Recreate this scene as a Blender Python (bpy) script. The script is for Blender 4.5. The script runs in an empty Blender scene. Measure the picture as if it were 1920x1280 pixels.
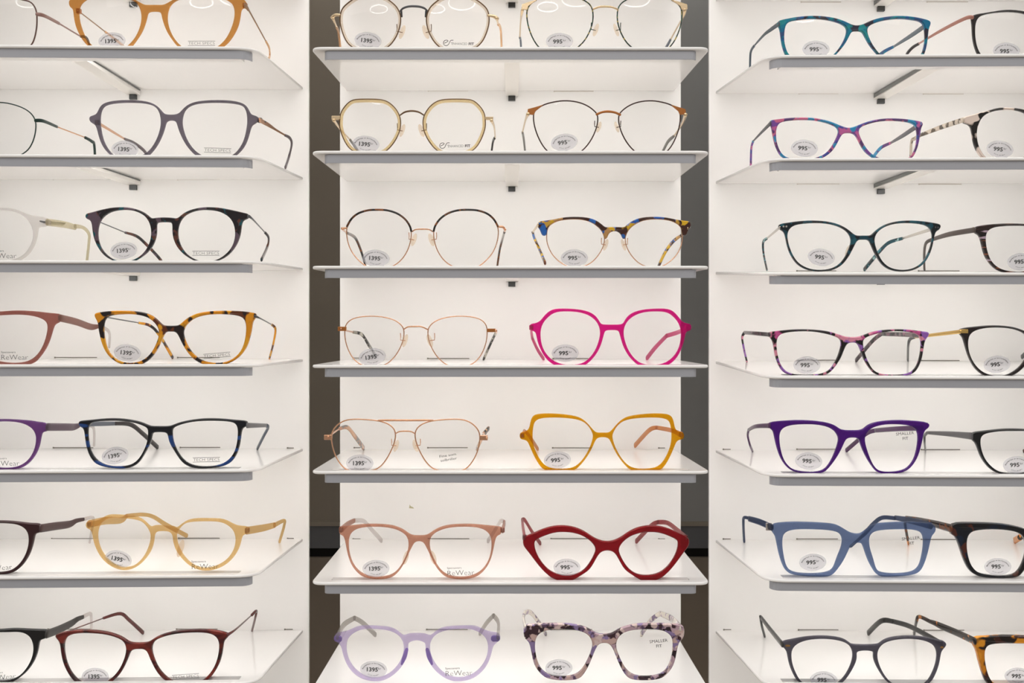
import bpy, math, random
from mathutils import Vector, geometry, noise
PI = math.pi
S = bpy.context.scene
COL = S.collection
F = 1867.0; PX = 957.0; PY = 585.0; ZC = 1.5      # focal length in px, vanishing point, camera height

def W(u, v, D):
    return Vector(((u-PX)*D/F, D, ZC + (PY-v)*D/F))

# ---------------------------------------------------------------- materials
def lin(c):
    if isinstance(c, str):
        c = tuple(int(c[i:i+2], 16)/255 for i in (0, 2, 4))
    return tuple((x/12.92 if x <= .04045 else ((x+.055)/1.055)**2.4) for x in c) + (1,)

MATS = {}
def newmat(name):
    m = bpy.data.materials.new(name); m.use_nodes = True
    nt = m.node_tree; nt.nodes.clear()
    out = nt.nodes.new('ShaderNodeOutputMaterial')
    return m, nt, out

def solid(name, c, rough=.4, metal=0, spec=.5, coat=0):
    if name in MATS: return MATS[name]
    m, nt, out = newmat(name)
    p = nt.nodes.new('ShaderNodeBsdfPrincipled')
    p.inputs['Base Color'].default_value = lin(c)
    p.inputs['Roughness'].default_value = rough
    p.inputs['Metallic'].default_value = metal
    p.inputs['Specular IOR Level'].default_value = spec
    p.inputs['Coat Weight'].default_value = coat
    nt.links.new(p.outputs[0], out.inputs[0])
    MATS[name] = m; return m

def trans(name, c, a=.6, rough=.15, tint=None):
    """translucent tinted plastic: tinted see-through mixed with a glossy body"""
    if name in MATS: return MATS[name]
    m, nt, out = newmat(name)
    p = nt.nodes.new('ShaderNodeBsdfPrincipled')
    p.inputs['Base Color'].default_value = lin(c)
    p.inputs['Roughness'].default_value = rough
    t = nt.nodes.new('ShaderNodeBsdfTransparent')
    lc = lin(tint or c)
    t.inputs[0].default_value = tuple(x**.42 for x in lc[:3]) + (1,)
    mx = nt.nodes.new('ShaderNodeMixShader'); mx.inputs[0].default_value = a*.44 if a < .9 else a*.6
    nt.links.new(t.outputs[0], mx.inputs[1]); nt.links.new(p.outputs[0], mx.inputs[2])
    nt.links.new(mx.outputs[0], out.inputs[0])
    MATS[name] = m; return m

def tort(name, cols, scale=70, seed=0, stretch=(1, 1, 1), rough=.14, detail=1.0):
    """mottled acetate: a base colour with feathered blotches of the other colours laid over it"""
    if name in MATS: return MATS[name]
    m, nt, out = newmat(name); N = nt.nodes.new; L = nt.links.new
    tc = N('ShaderNodeTexCoord'); base = None
    for i, c in enumerate(cols):
        if i == 0: base = lin(c); last = None; continue
        mp = N('ShaderNodeMapping')
        mp.inputs['Location'].default_value = (seed*1.7+i*3.1, seed*.9-i*1.3, seed*2.3+i*.7)
        mp.inputs['Scale'].default_value = stretch
        nz = N('ShaderNodeTexNoise'); nz.inputs['Scale'].default_value = scale*(1.0+.12*(i % 3)); nz.inputs['Detail'].default_value = detail+.6
        nz.inputs['Roughness'].default_value = .45
        mr = N('ShaderNodeMapRange'); t = .525+.006*i
        mr.inputs[1].default_value = t; mr.inputs[2].default_value = t+.035
        mx = N('ShaderNodeMix'); mx.data_type = 'RGBA'
        L(tc.outputs['Object'], mp.inputs[0]); L(mp.outputs[0], nz.inputs['Vector']); L(nz.outputs[0], mr.inputs[0]); L(mr.outputs[0], mx.inputs[0])
        if last is None: mx.inputs[6].default_value = base
        else: L(last.outputs[2], mx.inputs[6])
        mx.inputs[7].default_value = lin(c); last = mx
    p = N('ShaderNodeBsdfPrincipled'); p.inputs['Roughness'].default_value = rough
    L(last.outputs[2], p.inputs['Base Color']); L(p.outputs[0], out.inputs[0])
    MATS[name] = m; return m

def ramp(*cols, lo=0, hi=1, w=0): return list(cols)

def white_mat(name, c, rough, bump=0.0):
    if name in MATS: return MATS[name]
    m, nt, out = newmat(name)
    p = nt.nodes.new('ShaderNodeBsdfPrincipled')
    p.inputs['Roughness'].default_value = rough
    tc = nt.nodes.new('ShaderNodeTexCoord')
    nz = nt.nodes.new('ShaderNodeTexNoise'); nz.inputs['Scale'].default_value = 9; nz.inputs['Detail'].default_value = 3
    mx = nt.nodes.new('ShaderNodeMix'); mx.data_type = 'RGBA'
    a = lin(c); mx.inputs[6].default_value = a; mx.inputs[7].default_value = tuple(x*.975 for x in a[:3])+(1,)
    L = nt.links.new
    L(tc.outputs['Object'], nz.inputs['Vector']); L(nz.outputs[0], mx.inputs[0]); L(mx.outputs[2], p.inputs['Base Color'])
    L(p.outputs[0], out.inputs[0])
    MATS[name] = m; return m

def lens_mat():
    m, nt, out = newmat('clear_demo_lens')
    t = nt.nodes.new('ShaderNodeBsdfTransparent'); t.inputs[0].default_value = (.996, .996, .995, 1)
    g = nt.nodes.new('ShaderNodeBsdfGlossy'); g.inputs['Roughness'].default_value = .01
    fr = nt.nodes.new('ShaderNodeLayerWeight'); fr.inputs[0].default_value = .25
    pw = nt.nodes.new('ShaderNodeMath'); pw.operation = 'POWER'; pw.inputs[1].default_value = 3
    mul = nt.nodes.new('ShaderNodeMath'); mul.operation = 'MULTIPLY_ADD'; mul.inputs[1].default_value = .5; mul.inputs[2].default_value = .018
    mx = nt.nodes.new('ShaderNodeMixShader')
    L = nt.links.new
    L(fr.outputs['Facing'], pw.inputs[0]); L(pw.outputs[0], mul.inputs[0]); L(mul.outputs[0], mx.inputs[0]); L(t.outputs[0], mx.inputs[1]); L(g.outputs[0], mx.inputs[2]); L(mx.outputs[0], out.inputs[0])
    return m

M_LENS = lens_mat()
M_WHITE = white_mat('white_laminate', 'f3f0ed', .45)
M_SHELF = white_mat('white_gloss_lacquer', 'faf8f6', .16)
M_RAIL = solid('grey_anodised_rail', 'a5a6ac', .45, .05)
M_ARM = solid('white_bracket_paint', 'f0ece6', .3)
M_ARMREFL = solid('dark_arm_reflection', '6c6e6c', .12, 1)
M_BLACK = solid('black_bracket_clip', '171512', .3)
M_STICK = trans('clear_grey_label_film', 'cfcfd8', .74, .35, 'e4e4ea')
M_INK = solid('black_print_ink', '17171a', .6)
M_INKG = solid('grey_print_ink', '3c3b3b', .6)
M_PAD = trans('clear_silicone_nose_pad', 'f0d9c0', .4, .2, 'fbeedd')
M_GOLD = solid('rose_gold_metal', 'd8a583', .22, .85)
M_PGOLD = solid('pale_gold_metal', 'd9c09c', .25, .85)
M_YGOLD = solid('yellow_gold_metal', 'd8b36a', .25, .85)
M_SILVER = solid('silver_metal', 'cfc8c0', .25, .8)
M_STEEL = solid('dark_gunmetal_wire', '5a5a5c', .3, .7)

# ---------------------------------------------------------------- object helpers
def mesh_obj(name, verts, faces, mat, parent=None, smooth=None, origin=None):
    me = bpy.data.meshes.new(name)
    if origin is not None: verts = [Vector(v)-origin for v in verts]
    me.from_pydata([tuple(v) for v in verts], [], faces)
    me.validate()
    if smooth is True:
        me.polygons.foreach_set('use_smooth', [True]*len(me.polygons))
    elif smooth:
        fl = [i < smooth for i in range(len(me.polygons))]
        me.polygons.foreach_set('use_smooth', fl)
    me.materials.append(mat)
    o = bpy.data.objects.new(name, me); COL.objects.link(o)
    if parent: o.parent = parent
    return o

def empty(name, loc, label, cat, group=None):
    o = bpy.data.objects.new(name, None); COL.objects.link(o)
    o.empty_display_size = .01
    o.location = loc; o['label'] = label; o['category'] = cat
    if group: o['group'] = group
    return o

class G:
    """a growing list of vertices and faces"""
    def __init__(s): s.v = []; s.f = []; s.nsm = 0
    def box(s, x0, x1, y0, y1, z0, z1):
        b = len(s.v)
        s.v += [Vector(p) for p in ((x0,y0,z0),(x1,y0,z0),(x1,y1,z0),(x0,y1,z0),(x0,y0,z1),(x1,y0,z1),(x1,y1,z1),(x0,y1,z1))]
        s.f += [tuple(b+i for i in q) for q in ((0,3,2,1),(4,5,6,7),(0,1,5,4),(1,2,6,5),(2,3,7,6),(3,0,4,7))]
    def obj(s, name, mat, parent=None, smooth=None, origin=None):
        return mesh_obj(name, s.v, s.f, mat, parent, smooth, origin)

def cr(pts, closed=True, k=4):
    """Catmull-Rom through points of any dimension"""
    n = len(pts); out = []
    rng = range(n) if closed else range(n-1)
    for i in rng:
        if closed: p0, p1, p2, p3 = pts[i-1], pts[i], pts[(i+1) % n], pts[(i+2) % n]
        else: p0, p1, p2, p3 = pts[max(i-1, 0)], pts[i], pts[i+1], pts[min(i+2, n-1)]
        for j in range(k):
            t = j/k; t2 = t*t; t3 = t2*t
            out.append(tuple(.5*((2*b)+(-a+c)*t+(2*a-5*b+4*c-d)*t2+(-a+3*b-3*c+d)*t3) for a, b, c, d in zip(p0, p1, p2, p3)))
    if not closed: out.append(tuple(pts[-1]))
    return out

def relax(p, n=2):
    for _ in range(n):
        p = [tuple(.25*a+.5*b+.25*c for a, b, c in zip(p[i-1], p[i], p[(i+1) % len(p)])) for i in range(len(p))]
    return p

def area2(p):
    return sum(p[i-1][0]*p[i][1]-p[i][0]*p[i-1][1] for i in range(len(p)))

def inset(loop, b, sign):
    """offset a closed 2D loop by b along its inward normals (sign +1 keeps solid inside)"""
    n = len(loop); ccw = 1 if area2(loop) > 0 else -1; out = []
    for i in range(n):
        a = loop[i-1]; c = loop[(i+1) % n]
        dx, dy = c[0]-a[0], c[1]-a[1]; l = math.hypot(dx, dy) or 1e-9
        nx, ny = -dy/l*ccw*sign, dx/l*ccw*sign
        out.append((loop[i][0]+nx*b, loop[i][1]+ny*b))
    return out

def plate(name, loops, depth, thick, mat, parent, origin, b=.0007, zfix=None):
    """solid slab from 2D world loops (x,z): loops[0] outline, rest holes; depth(x) gives the y of the front face"""
    layers = [(b, 0), (b*.3, b*.3), (0, b), (0, thick-b), (b*.3, thick-b*.3), (b, thick)]
    V = []; Fs = []; starts = []
    for (ins, dy) in layers:
        st = []
        for li, lp in enumerate(loops):
            q = inset(lp, ins, 1 if li == 0 else -1) if ins else lp
            st.append(len(V))
            for (x, z) in q: V.append(Vector((x, depth(x)+dy, z if zfix is None else max(z, zfix))))
        starts.append(st)
    for a in range(len(layers)-1):
        for li, lp in enumerate(loops):
            n = len(lp); s0, s1 = starts[a][li], starts[a+1][li]
            fw = (area2(lp) > 0) == (li == 0)
            for i in range(n):
                j = (i+1) % n
                q = (s0+i, s0+j, s1+j, s1+i)
                Fs.append(q if fw else q[::-1])
    nsm = len(Fs)
    tess = geometry.tessellate_polygon([[Vector((p[0], p[1], 0)) for p in inset(lp, b, 1 if li == 0 else -1)] for li, lp in enumerate(loops)])
    s0 = starts[0][0]; s1 = starts[-1][0]
    for (i, j, k) in tess:
        p, q, r = V[s0+i], V[s0+j], V[s0+k]
        up = (q-p).cross(r-p).y
        t = (i, j, k) if up < 0 else (k, j, i)
        Fs.append(tuple(s0+x for x in t)); Fs.append(tuple(s1+x for x in t[::-1]))
    return mesh_obj(name, V, Fs, mat, parent, nsm, origin)

def sweep(name, pts, hs, ws, mat, parent, origin, closed=False, seg=8, square=2.0, side=None):
    """tube through 3D points; hs, ws full height and width of the (super-elliptic) section"""
    n = len(pts); P = [Vector(p) for p in pts]; V = []; Fs = []
    prev = None
    rings = []
    for i in range(n):
        if closed: t = P[(i+1) % n]-P[i-1]
        else: t = P[min(i+1, n-1)]-P[max(i-1, 0)]
        t.normalize()
        sx = side.copy() if side else Vector((1, 0, 0))
        sx = sx - t*sx.dot(t)
        if sx.length < .05: sx = prev or Vector((0, 1, 0))
        sx.normalize(); prev = sx
        nn = t.cross(sx); nn.normalize()
        rings.append((P[i], sx, nn, hs[i], ws[i], t))
    if not closed:
        for e, sgn in ((0, -1), (-1, 1)):
            p, sx, nn, h, w, t = rings[e]
            cap = [(p+t*sgn*h*.22, sx, nn, h*.72, w*.72, t), (p+t*sgn*h*.32, sx, nn, h*.3, w*.3, t)]
            if e == 0: rings = [cap[1], cap[0]]+rings
            else: rings = rings+cap
    m = len(rings)
    for (p, sx, nn, h, w, t) in rings:
        for k in range(seg):
            a = 2*PI*(k+.5)/seg; c, s = math.cos(a), math.sin(a)
            c = math.copysign(abs(c)**(2/square), c); s = math.copysign(abs(s)**(2/square), s)
            V.append(p+sx*(c*w*.5)+nn*(s*h*.5))
    for i in range(m if closed else m-1):
        for k in range(seg):
            a = i*seg+k; b = i*seg+(k+1) % seg; c = ((i+1) % m)*seg+(k+1) % seg; d = ((i+1) % m)*seg+k
            Fs.append((a, d, c, b))
    if not closed:
        Fs.append(tuple(range(seg))); Fs.append(tuple(range((m-1)*seg, m*seg))[::-1])
    return mesh_obj(name, V, Fs, mat, parent, True, origin)

# ---------------------------------------------------------------- lettering
_tc = {}
def text_mesh(s, bold=0.0, space=1.0):
    key = (s, bold, space)
    if key in _tc: return _tc[key]
    c = bpy.data.curves.new('t', 'FONT'); c.body = s; c.size = 1; c.offset = bold
    c.resolution_u = 2; c.align_x = 'CENTER'; c.space_character = space
    o = bpy.data.objects.new('t', c); COL.objects.link(o)
    dg = bpy.context.evaluated_depsgraph_get(); dg.update()
    me = o.evaluated_get(dg).to_mesh()
    v = [(p.co.x, p.co.y) for p in me.vertices]; f = [tuple(p.vertices) for p in me.polygons]
    o.evaluated_get(dg).to_mesh_clear(); bpy.data.objects.remove(o); bpy.data.curves.remove(c)
    _tc[key] = (v, f); return v, f

class Flat:
    """2D art in px (x right, y up) round a centre"""
    def __init__(s): s.v = []; s.f = []
    def text(s, t, x, y, size, bold=0, rot=0, space=1, wid=None, sx=1):
        v, f = text_mesh(t, bold, space)
        if not v: return
        if wid:
            ww = max(p[0] for p in v)-min(p[0] for p in v); sx = wid/(ww*size)
        b = len(s.v); c, q = math.cos(rot), math.sin(rot)
        for (a, d) in v:
            a *= size*sx; d *= size
            s.v.append((x+a*c-d*q, y+a*q+d*c))
        s.f += [tuple(b+i for i in g) for g in f]
    def bar(s, x0, x1, y0, y1):
        b = len(s.v); s.v += [(x0,y0),(x1,y0),(x1,y1),(x0,y1)]; s.f.append((b,b+1,b+2,b+3))
    def ribbon(s, pts, w):
        n = len(pts); b = len(s.v)
        for i, p in enumerate(pts):
            a = pts[max(i-1, 0)]; c = pts[min(i+1, n-1)]
            dx, dy = c[0]-a[0], c[1]-a[1]; l = math.hypot(dx, dy) or 1
            s.v += [(p[0]-dy/l*w/2, p[1]+dx/l*w/2), (p[0]+dy/l*w/2, p[1]-dx/l*w/2)]
        s.f += [(b+2*i, b+2*i+1, b+2*i+3, b+2*i+2) for i in range(n-1)]
    def arc(s, t, cy, rx, ry, a0, a1, size, bold=0, below=False):
        n = len(t)
        for i, ch in enumerate(t):
            if ch == ' ': continue
            a = math.radians(a0+(a1-a0)*i/(n-1))
            x = rx*math.sin(a); y = cy+ry*math.cos(a)*(-1 if below else 1)
            tx, ty = rx*math.cos(a), -ry*math.sin(a)*(-1 if below else 1)
            s.text(ch, x, y, size, bold, math.atan2(ty, tx))

def price_art(val):
    f = Flat()
    w = 21 if val == '1395' else 17.8
    f.text(val, -3.2, -3.6, 10.6, .03, 0, 1, w)
    f.text('kr', -3.2+w/2+3.7, .2, 5.8, 0, 0, 1, 5.2)
    f.arc('Enstyrkeglass og brilleinnfatning', -3.4, 20.5, 14.0, -74, 74, 3.1, .03)
    f.arc('alltid inkludert', 1.5, 17, 13.4, -36, 36, 2.6, .02, True)
    return f

def print_art(kind):
    f = Flat()
    if kind == 'tech':
        f.bar(-25.5, 25.5, 3.6, 4.3); f.bar(-25.5, 25.5, -4.6, -3.9)
        f.text('TECH SPECS', 0, -2.5, 7.2, -.012, 0, 1.05, 49)
    elif kind == 'ef':
        f.text('ENHANCED', 1.5, -2.6, 6.6, -.008, 0, 1, 29); f.text('FIT', 23.5, -2.6, 6.6, .035, 0, 1, 10)
        f.ribbon(cr([(-27,0),(-22,2.6),(-20,4.6),(-23,6),(-27,4.5),(-28.5,.5),(-27,-3),(-23,-4.4),(-19,-2),(-17,2.5),(-14.5,5.6),(-10,6)], False), 1.1)
        f.bar(-15, -13.8, 1.2, 2.2); f.bar(-12.6, -11.4, 1.2, 2.2)
    elif kind == 'rewear':
        f.text('ReWear', 0, -6.2, 14, -.014, 0, 1, 50)
        f.text('Specsavers', -11.5, 6.3, 5.2, 0, 0, 1, 27)
    elif kind == 'fine':
        f.text('Fine som', 0, 1.6, 6.8, .0, 0, 1, 31); f.text('solbriller', .5, -6.4, 6.8, .0, 0, 1, 31)
    elif kind == 'small':
        f.text('SMALLER', 0, 1, 8, 0, 0, 1, 34); f.text('FIT', 0, -8.4, 8, .004, 0, 1, 10.5)
    return f
# ---------------------------------------------------------------- the display wall
# unit: side, depth of the front edge at the inner corner, slope of the front edge, depth of the panel
UN = {'L': dict(df=.883, k=.03, xr=-.2256, db=1.037, xbr=-.2162, xl=-.575, xbl=-.585, ax=-.392),
      'C': dict(df=.8723, k=0, xr=.1752, db=1.038, xbr=.1706, xl=-.1752, xbl=-.1706, ax=0.0015),
      'R': dict(df=.8895, k=-.02, xr=.578, db=1.041, xbr=.588, xl=.2282, xbl=.2147, ax=.3865)}
# px row of the top surface at the front edge and at the back edge, per shelf
ROW = {'L': [(-110, -10), (87, 163), (290.6, 332), (488.3, 502), (682.5, 673), (880, 840.5), (1077.5, 1009.5), (1279, 1180.5)],
       'C': [(-106, -9), (87.3, 165.5), (282, 335), (498, 513), (684, 673.5), (883, 842), (1091.5, 1010), (1294, 1181)],
       'R': [(-97, -2), (102.5, 171), (296, 339.5), (510.5, 509.5), (704.7, 676.5), (889, 843.3), (1086.5, 1011.5), (1284, 1182)]}
TH = .0028; SLOT0 = .0075; SLOT1 = .0165; SLOTD = .0088

M_LED = bpy.data.materials.new('led_glow'); M_LED.use_nodes = True
_n = M_LED.node_tree; _n.nodes.clear(); _e = _n.nodes.new('ShaderNodeEmission'); _e.inputs[0].default_value = (.985, .985, .962, 1); _e.inputs[1].default_value = 18.5
_o = _n.nodes.new('ShaderNodeOutputMaterial'); _n.links.new(_e.outputs[0], _o.inputs[0])
def front(u, x):
    U = UN[u]
    return U['df'] + (U['k']*(x-U['xr']) if u == 'L' else U['k']*(x-U['xl']) if u == 'R' else 0)
def shelf_z(u, r, D):
    U = UN[u]; a, b = ROW[u][r]
    z0 = ZC+(PY-a)*U['df']/F; z1 = ZC+(PY-b)*U['db']/F
    return z0+(z1-z0)*(D-U['df'])/(U['db']-U['df'])

ORD = ['topmost', 'first', 'second', 'third', 'fourth', 'fifth', 'sixth', 'bottom']
UNAME = {'L': 'left', 'C': 'centre', 'R': 'right'}
CARRY = {'L': ['its clip at the photo top edge', 'amber glasses with a TECH SPECS lens', 'grey glasses with gold temples', 'round teal mottled glasses', 'yellow tortoiseshell glasses', 'dark blue rectangular glasses', 'honey clear round glasses', 'red brown glasses'],
         'C': ['its clip at the photo top edge', 'round gold rimmed ENHANCEDFIT glasses', 'honey ringed ENHANCEDFIT glasses', 'blue and yellow browline glasses', 'bright pink glasses', 'yellow glasses and a rose gold aviator', 'red cat-eye glasses', 'lavender round glasses'],
         'R': ['its clip at the photo top edge', 'turquoise mottled glasses', 'pink and blue mottled glasses', 'dark teal glasses', 'black and pink mottled glasses', 'purple glasses', 'clear blue square glasses', 'grey keyhole glasses']}

def rounded_corner(p, a, b, r, n=7):
    """arc replacing corner p between directions to a and b"""
    p, a, b = Vector(p), Vector(a), Vector(b)
    da = (a-p).normalized(); db = (b-p).normalized()
    s = p+da*r; e = p+db*r; out = []
    for i in range(n+1):
        t = i/n
        out.append(tuple((s*(1-t)*(1-t)+p*2*t*(1-t)+e*t*t)))
    return out

def make_shelf(u, r):
    U = UN[u]
    def z(D): return shelf_z(u, r, D)
    xc = (U['xl']+U['xr'])/2
    root = empty('display_shelf', (xc, U['db'], z(U['db'])),
                 'white glossy shelf of the %s unit, %s' % (UNAME[u], ('topmost, ' if r == 0 else 'carrying the ')+CARRY[u][r]), 'shelf', 'white shelves of the %s unit' % UNAME[u])
    o = root.location.copy()
    fl = (U['xl'], front(u, U['xl'])); fr = (U['xr'], front(u, U['xr']))
    bl = (U['xbl'], U['db']); brr = (U['xbr'], U['db'])
    rad = .011 if u == 'C' else .020
    outline = rounded_corner(fl, bl, fr, rad)+rounded_corner(fr, fl, brr, rad)+[brr, bl]
    sx0, sx1 = U['xl']+.017, U['xr']-.017
    slot = [(sx0, front(u, sx0)+SLOT0), (sx1, front(u, sx1)+SLOT0), (sx1, front(u, sx1)+SLOT1), (sx0, front(u, sx0)+SLOT1)]
    # board: outline with a slot, bevelled slightly
    V = []; Fs = []; loops = [outline, slot]; e = TH*.46
    lay = [(e*(1-math.sin(PI*i/8)), -TH/2+TH/2*math.cos(PI*i/8)) for i in range(9)]; st = []
    for ins, dz in lay:
        s_ = []
        for li, lp in enumerate(loops):
            q = inset(lp, ins, 1) if (ins and li == 0) else lp
            s_.append(len(V)); V += [Vector((x, y, z(y)+dz)) for x, y in q]
        st.append(s_)
    for a in range(8):
        for li, lp in enumerate(loops):
            n = len(lp); fw = (area2(lp) > 0) == (li == 0)
            for i in range(n):
                j = (i+1) % n; q = (st[a][li]+i, st[a+1][li]+i, st[a+1][li]+j, st[a][li]+j)
                Fs.append(q if fw else q[::-1])
    nsm = len(Fs)
    for (i, j, k) in geometry.tessellate_polygon([[Vector((p[0], p[1], 0)) for p in lp] for lp in (inset(outline, e, 1), slot)]):
        a, b, c = V[i], V[j], V[k]
        t = (i, j, k) if (b-a).cross(c-a).z > 0 else (k, j, i)
        Fs.append(t); Fs.append(tuple(st[8][0]+x for x in t[::-1]))
    mesh_obj('shelf_board', V, Fs, M_SHELF, root, nsm, o)
    # channel under the slot that the frames stand in
    g = G()
    for (x0, x1) in ((sx0-.002, sx1+.002),):
        ya, yb = SLOT0-.0012, SLOT1+.0012
        def bx(xa, xb, da, db_, zt, zb):
            b = len(g.v)
            for zz in (zb, zt):
                for (x, d) in ((xa, da), (xb, da), (xb, db_), (xa, db_)):
                    y = front(u, x)+d; g.v.append(Vector((x, y, z(y)+zz)))
            g.f += [tuple(b+i for i in q) for q in ((0,3,2,1),(4,5,6,7),(0,1,5,4),(1,2,6,5),(2,3,7,6),(3,0,4,7))]
        bx(x0, x1, ya, SLOT0, -TH, -SLOTD-.0006); bx(x0, x1, SLOT1, yb, -TH, -SLOTD-.0006)
        bx(x0, x1, ya, yb, -SLOTD, -SLOTD-.0008); bx(x0, sx0, ya, yb, -TH, -SLOTD); bx(sx1, x1, ya, yb, -TH, -SLOTD)
    g.obj('slot_channel', M_SHELF, root, None, o)
    # LED strip tucked behind the channel, shining down and back onto the panel
    xa, xb = sx0+.004, sx1-.004; V = []
    for (x, d, zz) in ((xa, .0180, -.0062), (xb, .0180, -.0062), (xb, .0202, -.0032), (xa, .0202, -.0032)):
        y = front(u, x)+d; V.append(Vector((x, y, z(y)+zz)))
    mesh_obj('led_strip', V, [(0, 1, 2, 3)], M_LED, root, None, o)
    # grey price rail: strip with ends curling back
    ins = .0115 if u == 'C' else .006
    x0, x1 = U['xl']+ins, U['xr']-ins
    path = []
    rr = .004 if u == 'C' else .009
    for i in range(6):
        a = PI/2*i/5; path.append((x0+rr-rr*math.sin(PI/2-a)*1.0, rr-rr*math.sin(a)))
    n = 14
    for i in range(1, n): path.append((x0+rr+(x1-x0-2*rr)*i/n, 0))
    for i in range(6):
        a = PI/2*i/5; path.append((x1-rr+rr*math.sin(a), rr-rr*math.cos(a)))
    V = []; Fs = []; tk = .0012
    top, bot = -TH-.0004, -TH-.0078
    m = len(path)
    for i, (x, d) in enumerate(path):
        a = path[max(i-1, 0)]; c = path[min(i+1, m-1)]
        dx, dy = c[0]-a[0], c[1]-a[1]; l = math.hypot(dx, dy); nx, ny = -dy/l*tk, dx/l*tk
        for (xx, dd) in ((x, d), (x+nx, d+ny)):
            y = front(u, xx)+.0025+dd
            for zz in (top, bot): V.append(Vector((xx, y, z(y)+zz)))
    for i in range(m-1):
        a, b = i*4, (i+1)*4
        Fs += [(a, a+1, b+1, b), (a+2, b+2, b+3, a+3), (a, b, b+2, a+2), (a+1, a+3, b+3, b+1)]
    Fs += [(0, 2, 3, 1), (4*m-4, 4*m-3, 4*m-1, 4*m-2)]
    mesh_obj('price_rail', V, Fs, M_RAIL, root, None, o)
    # bracket arm under the board with its clip at the wall
    ax = U['ax']; y0 = front(u, ax)+.022; y1 = U['db']
    g = G(); w0, w1 = .0069, .0066
    sec = [(y0, .0022, w0), (y0+.006, .0042, w0), (y1-.0006, .0055, w1)]
    for (y, h, w) in sec:
        for (xx, zz) in ((-w, -TH), (w, -TH), (w, -TH-h), (-w, -TH-h)):
            g.v.append(Vector((ax+xx, y, z(y)+zz-.00005)))
    for i in range(2):
        for k in range(4):
            a, b = i*4+k, i*4+(k+1) % 4; g.f.append((a, a+4, b+4, b))
    g.f += [(0, 1, 2, 3), (11, 10, 9, 8)]
    arm = g.obj('bracket_arm', M_ARM, root, None, o)
    g = G(); g.box(ax-.0036, ax+.0036, y1-.004, y1-.0004, z(y1)-.0135, z(y1)-.0086)
    g.obj('bracket_clip', M_BLACK, arm, None, o)
    if u != 'C':  # dark strip added to stand in for the reflection on the arm's side
        sgn = 1 if u == 'L' else -1
        g = G()
        hh = .4 if u == 'L' else 1
        for (y, h) in ((y0+.004, .0036*hh), (y1-.003, .0045*hh)):
            for (xx, zz) in ((w1+.0002, -TH-.0004), (w1+.0012, -TH-.0004), (w1+.0012, -TH-h), (w1+.0002, -TH-h)):
                g.v.append(Vector((ax+sgn*xx, y, z(y)+zz)))
        for k in range(4):
            a, b = k, (k+1) % 4; g.f.append((a, a+4, b+4, b) if sgn > 0 else (a, b, b+4, a+4))
        g.f += [(0, 1, 2, 3), (7, 6, 5, 4)]
        g.obj('bracket_side_reflection', M_ARMREFL, arm, None, o)
    return root

for u in 'LCR':
    for r in range(8): make_shelf(u, r)

# back panels with the thin mounting slots above each shelf
ZTOP, ZBOT = 1.98, 1.0
def make_panel(u, x0, x1, label, slots):
    U = UN[u]; y = U['db']
    g = G(); g.box(x0, x1, y, y+.004, ZBOT, ZTOP)
    o0 = Vector(((x0+x1)/2, y+.002, ZBOT))
    root = g.obj({'L': 'wall_left', 'C': 'wall_center', 'R': 'wall_right'}[u], M_WHITE, None, None, o0)
    root.location = o0; root['kind'] = 'structure'; root['label'] = label
    for (ua, ub, v) in slots:
        a = W(ua, v, y); b = W(ub, v, y); h = .00045
        g = G(); g.box(a.x, b.x, y-.0002, y+.0006, a.z-h, a.z+h)
        # small end stops of the slot
        g.box(a.x-.0006, a.x+.0008, y-.0003, y+.0006, a.z-h*1.7, a.z+h*1.7)
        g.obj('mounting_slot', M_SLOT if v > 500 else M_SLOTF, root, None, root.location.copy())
    return root
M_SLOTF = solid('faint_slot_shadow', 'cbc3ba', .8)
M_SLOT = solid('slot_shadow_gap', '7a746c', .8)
make_panel('L', -.60, -.2099, 'white back panel behind the shelves left of the left dark gap', [
    (103, 182, 670), (333, 412, 670), (100, 175, 839), (338, 413, 838.5), (539, 551, 839.5), (97, 175, 1009.5), (335, 412, 1008.5),
    (539, 551, 1009), (90, 170, 1179), (331, 408, 1179), (534, 549, 1179.5), (96, 173, 165.6), (336, 411, 166), (100, 179, 336.2), (333, 412, 336.5)])
make_panel('C', -.1776, .1776, 'white back panel between the two dark gaps', [
    (802, 880, 671.8), (1037, 1103, 671.8), (662, 676, 671), (802, 877, 839), (1036, 1110, 839.3), (664, 676, 839), (1235, 1247, 839.5),
    (803, 880, 1009.5), (1033, 1108, 1009.5), (662, 676, 1010), (1235, 1247, 1010), (800, 877, 1179.6), (1033, 1110, 1179.6), (803, 878, 170), (1039, 1113, 171)])
make_panel('R', .2077, .60, 'white back panel behind the shelves right of the right dark gap', [
    (1494, 1568, 507.6), (1722, 1799, 507.6), (1496, 1570, 675), (1727, 1799, 675.6), (1356, 1370, 842), (1494, 1570, 841.8), (1727, 1800, 842.5),
    (1356, 1370, 1010), (1494, 1571, 1010), (1727, 1800, 1011), (1357, 1371, 1180), (1497, 1572, 1180.3), (1732, 1808, 1181), (1498, 1572, 175.5),
    (1731, 1807, 176), (1495, 1574, 344.5), (1723, 1803, 345.2), (1502, 1577, 4), (1738, 1815, 3.6)])
# small scuff on the centre panel
g = G(); p = W(768.5, 949, UN['C']['db']); q = []
for i, (a, b) in enumerate([(0, .0022), (.0008, .0002), (.0032, -.0008), (.0044, -.0022), (.0018, -.0020), (-.0008, -.0018)]):
    g.v.append(Vector((p.x+a, UN['C']['db']-.0001, p.z+b)))
g.f.append((5, 4, 3, 2, 1, 0))
sc = g.obj('paint_scuff', solid('scuff_beige', 'b5ae8c', .8)); 
sc.parent = bpy.data.objects['wall_center']
for v_ in sc.data.vertices: v_.co -= sc.parent.location

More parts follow.
